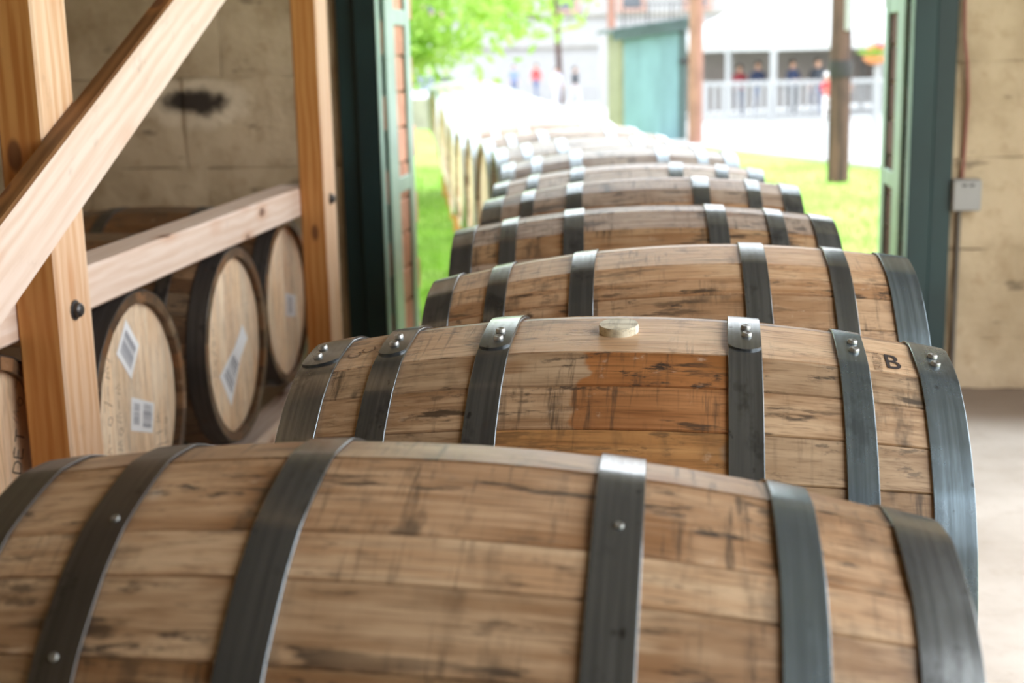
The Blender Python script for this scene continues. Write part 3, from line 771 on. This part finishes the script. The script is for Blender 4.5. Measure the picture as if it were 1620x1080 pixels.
#rD = rack_barrel('last rack barrel, against the stone wall behind the far post', 5.36, -1.36, 45)
# flat things on the heads, given as (v, z) in the plane of the head
def flat(name, parent, poly, uh, vc, mat, lift=0.0015, label=None, th=0.0006):
    pts = [Vector((L2 - 0.02 + lift, v - vc, z - RZ)) for v, z in poly]; n = len(pts)
    vs = pts + [p - Vector((th, 0, 0)) for p in pts]
    fs = [tuple(range(n)), tuple(range(n, 2 * n))[::-1]] + [(i, n + i, n + (i + 1) % n, (i + 1) % n) for i in range(n)]
    bm = bmesh.new(); me0 = mesh('x', vs, fs); bm.from_mesh(me0); bpy.data.meshes.remove(me0)
    o = link(name, from_bm(name, bm, mat), parent)
    if label: o['label'] = label
    return o
def bars(parent_, vc, q, fr, horiz=False, n=12, seed=1):
    """printed bars inside quadrilateral q (TL,TR,BR,BL in v,z); fr = (x0,x1,y0,y1) fractions"""
    rnd = random.Random(seed); vs, fs = [], []
    P_ = lambda a, b: [(1 - b) * ((1 - a) * q[0][i] + a * q[1][i]) + b * ((1 - a) * q[3][i] + a * q[2][i]) for i in (0, 1)]
    x0, x1, y0, y1 = fr
    for k in range(n):
        t0 = k / n; t1 = t0 + rnd.uniform(0.3, 0.8) / n
        c = [(x0, y0 + (y1 - y0) * t0), (x1, y0 + (y1 - y0) * t0), (x1, y0 + (y1 - y0) * t1), (x0, y0 + (y1 - y0) * t1)] if horiz else \
            [(x0 + (x1 - x0) * t0, y0), (x0 + (x1 - x0) * t1, y0), (x0 + (x1 - x0) * t1, y1), (x0 + (x1 - x0) * t0, y1)]
        i = len(vs)
        for a, b in c:
            p = P_(a, b); vs.append((L2 - 0.02 + 0.0022, p[0] - vc, p[1] - RZ))
        fs.append((i, i + 1, i + 2, i + 3))
    o = link('label_print', mesh('label_print', vs, fs, M['print']), parent_); return o
dA = [(3.114, .839), (3.182, .762), (3.119, .689), (3.043, .769)]
p = flat('paper_sheet', rA, dA, -1.30, 3.14, M['paper'], label='white diamond-tilted paper sheet'); bars(p, 3.14, dA, (.12, .85, .2, .85), True, 9, 2)
cA = [(3.110, .647), (3.248, .597), (3.224, .524), (3.090, .568)]
p = flat('barcode_label', rA, cA, -1.30, 3.14, M['paper'], label='white barcode label'); bars(p, 3.14, cA, (.10, .36, .15, .82), True, 16, 3); bars(p, 3.14, cA, (.52, .9, .1, .85), True, 18, 4)
dB = [(3.984, .654), (4.024, .602), (3.935, .552), (3.890, .596)]; dB2 = [(3.905, .602), (3.955, .560), (3.838, .434), (3.753, .544)]
p = flat('barcode_label', rB, dB, -1.30, 3.885, M['paper'], 0.0032); bars(p, 3.885, dB, (.35, .95, .2, .8), False, 14, 5)
p = flat('paper_sheet', rB, dB2, -1.30, 3.885, M['paper'], 0.0015); bars(p, 3.885, dB2, (.15, .85, .2, .85), True, 8, 6)
cC = [(4.635, .637), (4.760, .606), (4.745, .530), (4.630, .552)]
p = flat('barcode_label', rC, cC, -1.35, 4.62, M['paper']); bars(p, 4.62, cC, (.25, .6, .15, .85), True, 16, 7)
# handwriting: strokes of marker pen (v, z)
def strokes(parent_, vc, lines, r=0.0022, mat='ink_faded', name='marker_writing'):
    bm = bmesh.new()
    for ln in lines: sweep_bm(bm, [Vector((L2 - 0.0205, v - vc, z - RZ)) for v, z in ln], r, 5)
    return link(name, from_bm(name, bm, M[mat]), parent_)
def glyphs(vc, v, z, ang, size, what):
    G = {'D': [[(0, 0), (0, 1)], [(0, 1), (.5, .85), (.65, .5), (.5, .12), (0, 0)]], 'E': [[(.55, 1), (0, 1), (0, 0), (.55, 0)], [(0, .52), (.45, .52)]],
         'T': [[(0, 1), (.7, 1)], [(.35, 1), (.35, 0)]], '~': [[(0, .2), (.15, .8), (.3, .25), (.45, .9), (.6, .3)]], '7': [[(0, 1), (.6, 1), (.2, 0)]],
         'o': [[(.3, 0), (.05, .3), (.2, .6), (.5, .5), (.5, .15), (.3, 0)]], '/': [[(0, .1), (.5, .9)]], '-': [[(0, .5), (.5, .5)]], 'l': [[(.2, 0), (.2, 1)]]}
    out = []; x = 0; c, s = cos(ang), sin(ang)
    for ch in what:
        for ln in G.get(ch, []):
            if len(ln) > 1: out.append([(v + ((x + a) * c - b * s) * size, z + ((x + a) * s + b * c) * size) for a, b in ln])
        x += 0.85
    return out
strokes(rF, 2.40, glyphs(2.4, 2.530, 0.635, radians(68), 0.036, 'DET'), 0.0018, 'ink')
strokes(rF, 2.40, glyphs(2.4, 2.545, 0.735, radians(60), 0.038, '~o7'), 0.0014, 'ink_faded')
strokes(rA, 3.14, glyphs(3.14, 2.985, 0.53, radians(84), 0.045, '~-o7-~/o') + glyphs(3.14, 3.04, 0.50, radians(84), 0.04, '/~o~-~'), 0.0013)
strokes(rA, 3.14, glyphs(3.14, 3.285, 0.44, radians(86), 0.038, '-ll~') + glyphs(3.14, 3.325, 0.44, radians(86), 0.032, 'll-o'), 0.0014)
strokes(rB, 3.885, glyphs(3.885, 3.735, 0.52, radians(86), 0.035, '-~o/-~'), 0.0013)

# ================================================================== OUTSIDE
def slope(x, y, dz=0.0): return (x, y, gz(y) + dz)
vs = [slope(-90, 6.2), slope(90, 6.2), slope(90, 260), slope(-90, 260)]
lawn = link('lawn', mesh('lawn', [(-90, -40, gz(6.2) - 0.02), (90, -40, gz(6.2) - 0.02)] + vs, [(0, 1, 3, 2), (2, 3, 4, 5)], M['lawn'])); struct(lawn, 'bright mown lawn outside the doorway')
# the ground under the building stays below the floor slab
edge = [(14, -12), (9.0, 6.6), (5.55, 20.43), (3.86, 27.05), (2.3, 34), (1.2, 40), (-2.0, 41), (-30, 43), (-90, 46), (-90, 250), (90, 250), (90, -12)]
n = len(edge)
vs = [slope(x, max(y, 0), 0.05) for x, y in edge]
for i, (x, y) in enumerate(edge): vs[i] = (x, y, gz(max(y, 6.2)) + 0.05)
vs += [(a, b, c - 0.12) for a, b, c in vs]
bm = bmesh.new(); me0 = mesh('x', vs, [tuple(range(n))] + [(i, n + i, n + (i + 1) % n, (i + 1) % n) for i in range(n)]); bm.from_mesh(me0); bmesh.ops.triangulate(bm, faces=[f for f in bm.faces if len(f.verts) > 4])
pv = link('pavement', from_bm('pavement', bm, M['concrete'])); struct(pv, 'white concrete yard beyond the lawn')
# grass blades nearest the door
rnd = random.Random(5); vs, fs = [], []
def blade(x, y):
    h = rnd.uniform(0.03, 0.075); a = rnd.uniform(0, 6.28); w = 0.005; lx, ly = rnd.uniform(-.025, .025), rnd.uniform(-.025, .025); z = gz(y) - 0.004; i = len(vs)
    vs.extend([(x - w * cos(a), y - w * sin(a), z), (x + w * cos(a), y + w * sin(a), z), (x + lx, y + ly, z + h)]); fs.append((i, i + 1, i + 2))
for _ in range(26000):
    y = 7.2 + 16 * rnd.random() ** 1.6
    x = rnd.uniform(-0.085 * y - 0.25, -0.02 * y) if rnd.random() < 0.6 else rnd.uniform(0.08 * y, 0.28 * y)
    if x > 3.7 and y > 40 - 3.5 * x: continue
    blade(x, y)
o = link('lawn_grass', mesh('lawn_grass', vs, fs, M['blade'])); tag(o, 'short green grass of the lawn either side of the barrels', 'grass', kind='stuff')

# utility poles
def pole(label, x, y, r, mat='pole', top=8.0, band=None, lean=0.0, strip=False):
    z = gz(y); t = thing('utility_pole', label, 'pole', (x, y, z), 0, 'wooden utility poles along the yard')
    pts = [(lean * k / 8, 0, top * k / 8 - (0.08 if k == 0 else 0)) for k in range(9)]
    tube('shaft', pts, [r * (1.04 - 0.02 * k) for k in range(9)], M[mat], t, 14)
    if band:
        za, zb = band
        tube('band', [(0, 0, za - z), (0, 0, (za + zb) / 2 - z), (0, 0, zb - z)], [r * 1.10, r * 1.16, r * 1.10], M['band'], t, 14)
    if strip:
        tube('cable_guard', [(0.3 * r, -1.0 * r, 1.62 - z), (0.3 * r, -1.0 * r, 4)], r * 0.3, M['facade'], t, 8)
    return t
def gnd_pole(label, px, y, r, **k): pole(label, px, y, r, **k)
pole('dark wooden pole with a black band, standing in the grass right of the barrels', 4.39, 18.32, 0.138, band=(1.02, 1.24), strip=True, lean=-0.02)
pole('orange-brown wooden pole at the right corner of the green shed', 3.84, 28.3, 0.142, mat='pole_light', lean=0.03)
pole('slim brown pole rising behind the left end of the green shed', 3.52, 46.5, 0.135, mat='pole_light')
pole('dark leaning pole beside the walking people', 2.58, 65.5, 0.135, lean=-0.35)
pole('thin dark pole behind the people, left of the leaning one', 1.62, 96, 0.13)
pole('farthest thin pole over the end of the barrel row', -0.30, 140, 0.13)

# green shed
sy = 30.0
shed = thing('shed', 'small teal metal shed with a sloping dark roof beside the orange pole', 'shed', (3.08, sy + 0.7, gz(sy + 0.7)), radians(6))
hz = 2.42
def sbox(nm, sx, sy_, sz, mat, loc, bev=0.01, par=None): return box(nm, sx, sy_, sz, mat, par or shed, loc, 0, bev)
sbox('wall', 1.40, 1.5, hz, M['teal'], (0, 0, hz / 2 - 0.03))
for k in range(9): sbox('siding_panel', 0.130, 0.03, hz - 0.15, M['teal'], (-0.60 + k * 0.136, -0.765, hz / 2 - 0.03), 0.008)
sbox('side_panel', 0.03, 1.5, hz - 0.05, M['olive'], (-0.715, 0, hz / 2 - 0.03))
sbox('corner_post', 0.16, 0.06, hz - 0.05, M['teal_dark'], (0.64, -0.775, hz / 2 - 0.03)); sbox('corner_post', 0.09, 0.06, hz - 0.05, M['olive'], (-0.70, -0.775, hz / 2 - 0.03))
bm = bmesh.new()
for k in range(12):
    x0, x1 = -0.92 + k * 0.152, -0.92 + (k + 1) * 0.152
    zz = lambda x: hz - 0.10 + (x + 0.92) * 0.13
    v8 = [bm.verts.new((x, yy, zz(x) + d)) for x in (x0, x1 - 0.02) for yy in (-0.98, 0.98) for d in (0.0, 0.10 if k % 2 else 0.085)]
    bmesh.ops.convex_hull(bm, input=v8)
link('roof', from_bm('roof', bm, M['roof']), shed)
bm = bmesh.new(); box_bm(1.84, 0.05, 0.20, 0.005, bm); bmesh.ops.transform(bm, matrix=Matrix.Translation((0, -0.93, hz - 0.03)) @ Matrix.Rotation(radians(-7.4), 4, 'Y'), verts=bm.verts)
link('fascia', from_bm('fascia', bm, M['roof']), shed)
sbox('latch', 0.30, 0.05, 0.09, M['band'], (0.70, -0.83, 1.72))

# marquee
tent = thing('marquee', 'white open-sided marquee with a peaked roof behind the railing', 'tent', (10.4, 44.9, gz(45)), 0)
C0 = Vector((7.75, 40.6, 1.44)); a_ = Vector((8.0, 5.6, 0)); b_ = Vector((-2.9, 4.15, 0))
corners = [C0, C0 + a_, C0 + a_ + b_, C0 + b_]; ctr = C0 + (a_ + b_) / 2 + Vector((0, 0, 3.4))
TO = Vector((10.4, 44.9, gz(45)))
vs, fs = [], []
for i in range(4):
    p, q = corners[i] - TO, corners[(i + 1) % 4] - TO; base = len(vs); ns, nr = 8, 8
    for r in range(nr + 1):
        f_ = r / nr; sag = -0.35 * sin(pi * f_) * 0.9
        for k in range(ns + 1):
            e = p.lerp(q, k / ns); w_ = e.lerp(ctr - TO, f_); vs.append(w_ + Vector((0, 0, sag)))
    for r in range(nr):
        for k in range(ns): j = base + r * (ns + 1) + k; fs.append((j, j + 1, j + ns + 2, j + ns + 1))
rf = link('canopy', mesh('canopy', vs, fs, M['tent'], True, 35), tent)
sm = rf.modifiers.new('thick', 'SOLIDIFY'); sm.thickness = 0.03
for i in range(4):
    p, q = corners[i] - TO, corners[(i + 1) % 4] - TO; d = (q - p)
    o = link('valance', from_bm('valance', box_bm(d.length, 0.03, 0.16, 0.004), M['tent']), tent); o.location = (p + q) / 2 - Vector((0, 0, 0.06)); o.rotation_euler = (0, 0, atan2(d.y, d.x))
for cpt in [C0 + Vector((0.03, 0.06, 0)), corners[1] - a_ * 0.01, corners[2], corners[3], C0 + b_ * 0.36, C0 + a_ * 0.5]:
    zb = gz(cpt.y) + 0.05; o = box('tent_pole', 0.15, 0.15, 1.44 - zb, M['white'], tent, (cpt.x - TO.x, cpt.y - TO.y, (1.40 + zb) / 2 - TO.z), 0.6, 0.01)
for i, j in ((1, 2), (2, 3)):
    p, q = corners[i] - TO, corners[j] - TO; d = q - p
    o = link('back_wall', from_bm('back_wall', box_bm(d.length, 0.04, 2.1, 0), M['tent_wall']), tent); o.location = (p + q) / 2 + Vector((0, 0, -1.05)); o.rotation_euler = (0, 0, atan2(d.y, d.x))

# white railing before the marquee, in two runs
def railing(label, x0, x1, y, nb, mesh_panel=False):
    z = gz(y) + 0.05; t = thing('railing', label, 'railing', ((x0 + x1) / 2, y, z), 0, 'white railing before the marquee'); L = x1 - x0
    for zz, hh in ((1.06, 0.13), (0.12, 0.09)): box('rail', L, 0.07, hh, M['white'], t, (0, 0, zz), 0, 0.01)
    for k in range(3): box('newel_post', 0.13, 0.13, 1.14, M['white'], t, (-L / 2 + L * k / 2, 0, 0.57), 0, 0.01)
    if mesh_panel:
        bm = bmesh.new()
        for k in range(24): box_bm(0.012, 0.012, 0.9, 0, bm, (-L / 2 + L * (k + 0.5) / 24, 0, 0.6))
        for k in range(18): box_bm(L, 0.012, 0.012, 0, bm, (0, 0.012, 0.15 + k * 0.05))
        o = link('wire_mesh', from_bm('wire_mesh', bm, M['white']), t); o['kind'] = 'stuff'
    else:
        me = from_bm('baluster', box_bm(0.10, 0.04, 0.86, 0.006), M['white'])
        for k in range(nb): o = link('baluster', me, t); o.location = (-L / 2 + L * (k + 0.5) / nb, 0, 0.58)
    return t
railing('long white railing with upright balusters between the two wooden poles', 5.60, 9.35, 39.7, 17)
railing('short white railing with a wire mesh panel right of the banded pole', 9.62, 11.4, 39.7, 0, True)

# hanging basket post
y = 31.0; t = thing('lamp_post', 'slim white post carrying a flower basket beside the right door edge', 'post', (8.24, y, gz(y)), 0)
tube('shaft', [(0, 0, 0), (0, 0, 1.0), (0, 0, 1.98)], 0.075, M['white'], t, 10)
tube('arm', [(0, 0, 1.78), (-0.10, -0.10, 1.82), (-0.16, -0.2, 1.78)], 0.02, M['white'], t, 6)
hb = thing('flower_basket', 'round terracotta flower basket on the slim white post', 'flower basket', (8.15, y - 0.12, 1.02), 0)
link('basket', lathe('basket', [(0.12, -0.02), (0.22, 0.04), (0.27, 0.13), (0.25, 0.14), (0.2, 0.11)], 18, M['terracotta'], 40), hb)
rnd = random.Random(9)
def leafcloud(name, pts, size, mat, parent, rnd):
    vs, fs = [], []
    for p in pts:
        d = Vector((rnd.gauss(0, 1), rnd.gauss(0, 1), rnd.gauss(0, 1))).normalized(); e = d.orthogonal().normalized(); s = size * rnd.uniform(0.6, 1.3); i = len(vs); p = Vector(p); n_ = d.cross(e)
        vs += [p - d * s, p + e * s * 0.42 + n_ * s * 0.15, p + d * s, p - e * s * 0.42 + n_ * s * 0.15]; fs.append((i, i + 1, i + 2)); fs.append((i, i + 2, i + 3))
    o = link(name, mesh(name, vs, fs, mat), parent); o['kind'] = 'stuff'; return o
leafcloud('foliage', [(rnd.gauss(0, .13), rnd.gauss(0, .13), 0.18 + abs(rnd.gauss(0, .08))) for _ in range(260)], 0.05, M['leaf'], hb, rnd)
leafcloud('blossom', [(rnd.gauss(0.05, .12), rnd.gauss(0, .12), 0.36 + rnd.gauss(0, .05)) for _ in range(90)], 0.045, M['flower'], hb, rnd)

# big leafy tree whose boughs hang into the view at upper left
rnd = random.Random(21)
tree = thing('tree', 'leafy bright green tree hanging over the barrels at upper left', 'tree', (-4.6, 17.5, gz(17.5)), 0)
TO2 = Vector((-4.6, 17.5, gz(17.5)))
tube('trunk', [(0, 0, -0.1), (0.05, 0, 1.4), (0.2, 0, 2.8), (0.5, 0.1, 4.4), (0.8, 0.1, 6.0)], [0.26, 0.22, 0.19, 0.14, 0.06], M['bark'], tree, 12)
pts = []
def low(x): return 1.12 + 0.33 * (x + 1.3)
def cluster(c, r, n):
    for _ in range(n): pts.append(c + Vector((rnd.gauss(0, r), rnd.gauss(0, r), rnd.gauss(0, r * 0.7))) - TO2)
ends = []
for k in range(105):
    x = rnd.uniform(-5.2, 0.15); y = rnd.uniform(14.5, 19.5); z = low(x) + 0.20 + abs(rnd.gauss(0, 0.8))
    if x > -0.6 and rnd.random() < 0.5: continue
    c = Vector((x, y, z)); cluster(c, 0.24, 125); ends.append(c)
for k in range(16):
    c = Vector((rnd.uniform(0.0, 0.95), rnd.uniform(15, 18), rnd.uniform(1.8, 2.4))); cluster(c, 0.17, 18); ends.append(c)
for k in range(60):
    c = Vector((rnd.uniform(-7, 0.5), rnd.uniform(14, 21), rnd.uniform(2.6, 6.0))); cluster(c, 0.35, 90)
leafcloud('foliage', pts, 0.085, M['leaf'], tree, rnd)
for c in ends[::6]:
    e = c - TO2; s0 = Vector((0.2, 0, max(2.4, min(5.0, e.z + 0.6))))
    tube('branch', [s0, s0.lerp(e, 0.5) + Vector((0, 0, 0.35)), e], [0.05, 0.03, 0.010], M['bark'], tree, 6)

# low block wall, post and parked car at the left
o = box('block_wall', 1.0, 0.35, 0.92, M['kerb'], None, (-2.42, 40.3, gz(40.3) + 0.45), 0, 0.02); tag(o, 'low grey concrete block wall at the left end of the lawn', 'low wall')
o = box('bollard', 0.26, 0.26, 1.45, M['white'], None, (-3.02, 38.6, gz(38.6) + 0.72), 0, 0.03); tag(o, 'white square post beside the left door edge', 'post')
car = thing('car', 'pale parked car beyond the low grey wall', 'car', (-2.85, 49, gz(49) + 0.05), radians(-8))
sec = [(-2.1, .35, .62, .80), (-1.9, .25, .88, .84), (-1.0, .22, .98, .87), (-0.55, .22, 1.04, .88), (0.9, .22, 1.05, .88), (1.7, .24, 1.0, .86), (2.05, .35, .8, .80)]
bm = bmesh.new(); rings = []
for (yy, z0, z1, hw) in sec:
    rings.append([bm.verts.new(p_) for p_ in ((-hw, yy, z0), (hw, yy, z0), (hw * 1.02, yy, (z0 + z1) / 2), (hw * .92, yy, z1), (-hw * .92, yy, z1), (-hw * 1.02, yy, (z0 + z1) / 2))])
for r0, r1 in zip(rings, rings[1:]):
    for k in range(6): bm.faces.new((r0[k], r0[(k + 1) % 6], r1[(k + 1) % 6], r1[k]))
bm.faces.new(rings[0][::-1]); bm.faces.new(rings[-1]); link('body', from_bm('body', bm, M['car']), car)
bm = bmesh.new(); v8 = [bm.verts.new(q) for q in ((-.78, -.85, 1.0), (.78, -.85, 1.0), (.78, 1.7, 1.0), (-.78, 1.7, 1.0), (-.62, -.1, 1.5), (.62, -.1, 1.5), (.62, 1.1, 1.5), (-.62, 1.1, 1.5))]
bmesh.ops.convex_hull(bm, input=v8); link('cabin', from_bm('cabin', bm, M['glass']), car)
box('roof_panel', 1.22, 1.18, 0.05, M['car'], car, (0, 0.5, 1.51), 0, 0.02)
wm_ = lathe('wheel', [(0.33, -0.1), (0.34, 0.0), (0.33, 0.1)], 20, M['tyre'])
for sx in (-.78, .78):
    for yy in (-1.3, 1.3): o = link('wheel', wm_, car); o.location = (sx, yy, 0.33); o.rotation_euler = (0, pi / 2, 0)
for sx in (-.58, .58): o = link('headlamp', lathe('headlamp', [(0.13, 0), (0.12, 0.05), (0.06, 0.07)], 14, M['white']), car); o.location = (sx, -2.08, 0.68); o.rotation_euler = (pi / 2, 0, 0)
box('grille', 0.8, 0.05, 0.2, M['dark'], car, (0, -2.09, 0.66), 0, 0.01)

# pale warehouse across the yard
by = 76.0; bz = gz(by)
bld = thing('building', 'long pale building filling the far side of the yard', 'building', (12, by, bz), 0)
box('wall', 42, 6, 10.5, M['facade'], bld, (1.5, 3, 5.2), 0, 0)
for zz, hh in ((3.25 - bz, 0.14), (1.62 - bz, 0.08)): box('ledge', 42, 0.2, hh, M['kerb'], bld, (1.5, -0.08, zz), 0, 0.02)
for k in range(10):
    x = -16 + k * 3.55 + (-12 + 10.62 if False else 0)
    w_ = thing if False else box('window_frame', 1.55, 0.16, 1.9, M['brickish'], bld, (x - 0.04 + 0.24, -0.06, 4.33 - bz), 0, 0.02)
    box('pane', 1.0, 0.05, 1.5, M['glass'], w_, (0, -0.07, 0), 0, 0.01)
o = box('yard_wall', 12.5, 0.4, 1.0, M['facade'], None, (8.6, 70, gz(70) + 0.5), 0, 0.02); tag(o, 'low pale wall behind the walking person', 'low wall')
bb = thing('building', 'pinkish brick building far beyond the parked car', 'building', (-9.5, 88, gz(88)), 0)
box('wall', 14, 6, 5.6, M['brickish'], bb, (0, 3, 2.8), 0, 0.02); box('roof', 14.6, 6.6, 0.3, M['roof'], bb, (0, 3, 5.7), 0, 0.02)
for k in range(4):
    w_ = box('window_frame', 1.4, 0.14, 1.9, M['white'], bb, (-4.8 + 3.2 * k, -0.05, 2.6), 0, 0.02); box('pane', 1.1, 0.06, 1.6, M['glass'], w_, (0, -0.06, 0), 0, 0.01)

# loading dock with an iron railing, behind the shed
o = box('loading_dock', 6.0, 5.0, 3.2 + 0.0, M['facade'], None, (7.2, 60.5, gz(60) + 1.6), 0, 0.03); tag(o, 'white loading dock block behind the green shed', 'loading dock')
zt = gz(60) + 3.2
ir = thing('iron_railing', 'thin black iron railing over the loading dock', 'railing', (6.6, 58.2, zt), 0)
for zz in (1.1, 0.08): tube('rail', [(-1.7, 0, zz), (1.3, 0, zz)], 0.03, M['dark'], ir, 6)
for k in range(16): tube('baluster', [(-1.7 + 0.2 * k, 0, 0), (-1.7 + 0.2 * k, 0, 1.1)], 0.014 if k % 5 else 0.035, M['dark'], ir, 5)

# ------------------------------------------------------------------ people
def person(label, x, y, h, top, bottom, face=0.0, pose='stand', hair='hair', hat=None, lean=0.0, z=None):
    s = h / 1.72; zb = gz(y) + 0.05 if z is None else z
    t = thing('person', label, 'person', (x, y, zb), face, 'people in the yard')
    J, E, R = [], [], []
    def add(p, r, par=None):
        J.append(Vector(p) * s); R.append(r * s)
        if par is not None: E.append((par, len(J) - 1))
        return len(J) - 1
    st = 0.30 if pose == 'walk' else 0.0
    pel = add((0, 0, .94), .135); wai = add((0, 0, 1.10), .125, pel); che = add((0, -.01, 1.28), .15, wai); shl = add((0, 0, 1.42), .10, che)
    nk = add((0, 0, 1.49), .055, shl); hd0 = add((0, -.015, 1.56), .075, nk); hd = add((0, -.01, 1.63), .095, hd0); add((0, 0, 1.70), .06, hd)
    add((0, -.105, 1.615), .014, hd)                                   # nose
    for sg in (-1, 1): add((sg * .085, 0, 1.62), .016, hd)             # ears
    for sg in (-1, 1):
        sw = st * sg
        hp = add((sg * .09, 0, .88), .10, pel); kn = add((sg * .10, -.45 * sw - .02, .49), .062, hp); an = add((sg * .10, -.75 * sw + (.10 if sw < 0 else 0), .09 + (.05 if sw < 0 else 0)), .042, kn); add((sg * .11, -.75 * sw - .14 + (.06 if sw < 0 else 0), .035 + (.02 if sw < 0 else 0)), .035, an)
        sh = add((sg * .18, 0, 1.40), .065, che); asw = -sw * .8
        if pose == 'arms': el = add((sg * .25, -.06, 1.14), .045, sh); wr2 = add((sg * .14, -.27, 1.12), .032, el); dv = Vector((-sg * .35, -.9, .05))
        else: el = add((sg * .24, -.25 * asw + .03, 1.13), .045, sh); wr2 = add((sg * .25, -.6 * asw - .04, .88), .032, el); dv = Vector((0, -.15 - asw, -1)).normalized()
        pa = add(J[wr2] / s + dv * .06, .032, wr2); sd = dv.cross(Vector((1, 0, 0)))
        if sd.length < .2: sd = Vector((0, 1, 0))
        sd.normalize()
        for q, ln in ((-.028, .075), (-.010, .088), (.010, .082), (.027, .062)):
            k1 = add(J[pa] / s + dv * .035 + sd * q, .010, pa); add(J[k1] / s + dv * ln * .6 + sd * q * .3 + Vector((-sg * .012, 0, 0)), .0085, k1)
        tb = add(J[wr2] / s + dv * .03 - sd * .035, .011, wr2); add(J[tb] / s + dv * .04 - sd * .015, .009, tb)
    me = bpy.data.meshes.new('body'); me.from_pydata([tuple(p) for p in J], E, []); o = bpy.data.objects.new('body', me); COL.objects.link(o)
    sk = o.modifiers.new('skin', 'SKIN'); sk.use_smooth_shade = True
    for i, v in enumerate(me.skin_vertices[0].data): v.radius = (R[i], R[i]); v.use_root = (i == 0)
    o.modifiers.new('sub', 'SUBSURF').levels = 1
    dg = bpy.context.evaluated_depsgraph_get(); m2 = bpy.data.meshes.new_from_object(o.evaluated_get(dg)); bpy.data.objects.remove(o); bpy.data.meshes.remove(me)
    for q in ('skin', top, bottom, 'tyre'): m2.materials.append(M[q])
    for p_ in m2.polygons:
        c = p_.center / s
        p_.material_index = 0 if c.z > 1.475 else (3 if c.z < .085 else (2 if c.z < .93 and abs(c.x) < .21 else 1))
        if abs(c.x) > .2 and c.z < 1.0 and pose != 'arms': p_.material_index = 0
        if pose == 'arms' and c.y < -.2 and c.z > 1.0 and c.z < 1.3: p_.material_index = 0
        p_.use_smooth = True
    link('body', m2, t)
    bm = bmesh.new(); bmesh.ops.create_uvsphere(bm, u_segments=14, v_segments=9, radius=.108 * s)
    for v in bm.verts:
        v.co = v.co + Vector((0, .02, 1.655)) * s
        if v.co.y < -.05 * s and v.co.z < 1.66 * s: v.co.y = -.03 * s
    link('hair', from_bm('hair', bm, M[hair], True, 60), t)
    if hat:
        o = link('hat', lathe('hat', [(0.20 * s, 0), (0.19 * s, .012 * s), (0.115 * s, .02 * s), (0.11 * s, .10 * s), (0.07 * s, .125 * s), (0.001, .13 * s)], 18, M[hat], 40), t); o.location = (0, 0, 1.69 * s)
    return t
cloth('navy', S(52, 62, 92)); cloth('charcoal', S(54, 58, 66)); cloth('pale_trousers', S(206, 206, 214)); cloth('red_shirt', S(196, 70, 70)); cloth('blue_shirt', S(120, 138, 180))
cloth('lilac_shirt', S(206, 206, 226)); cloth('denim', S(90, 104, 140)); cloth('white_shirt', S(232, 226, 224)); cloth('maroon', S(150, 56, 66)); cloth('blonde', S(226, 196, 176))
person('person in a dark jacket and pale trousers walking past the low wall', 3.22, 65.0, 1.72, 'charcoal', 'pale_trousers', radians(55), 'walk')
person('person in a lilac shirt and pale trousers beside the leaning pole', 2.33, 64.0, 1.72, 'lilac_shirt', 'pale_trousers', radians(20))
person('person in a red shirt left of the leaning pole', 1.55, 72.0, 1.70, 'red_shirt', 'denim', radians(-30), 'walk', z=gz(72) + .3)
person('person in a blue shirt left of the one in red', 0.42, 73.5, 1.64, 'blue_shirt', 'denim', radians(15), z=gz(73) + .3)
person('person in navy standing between the marquee poles', 7.75, 43.0, 1.66, 'navy', 'denim', radians(10), 'arms')
person('person in maroon left of the one in navy in the marquee', 7.30, 43.6, 1.58, 'maroon', 'navy', radians(-20), 'arms')
person('dark haired person in navy right of the marquee corner pole', 8.70, 42.4, 1.68, 'navy', 'charcoal', radians(30), 'arms')
person('dark haired person in black near the banded pole in the marquee', 9.42, 42.2, 1.70, 'charcoal', 'denim', radians(-10))
person('person in a white hat and red shirt standing before the railing', 9.05, 39.3, 1.26, 'red_shirt', 'white_shirt', radians(5), 'arms', hair='blonde', hat='white_shirt')
person('person in maroon right of the banded pole in the marquee', 10.35, 42.8, 1.62, 'maroon', 'navy', radians(0))
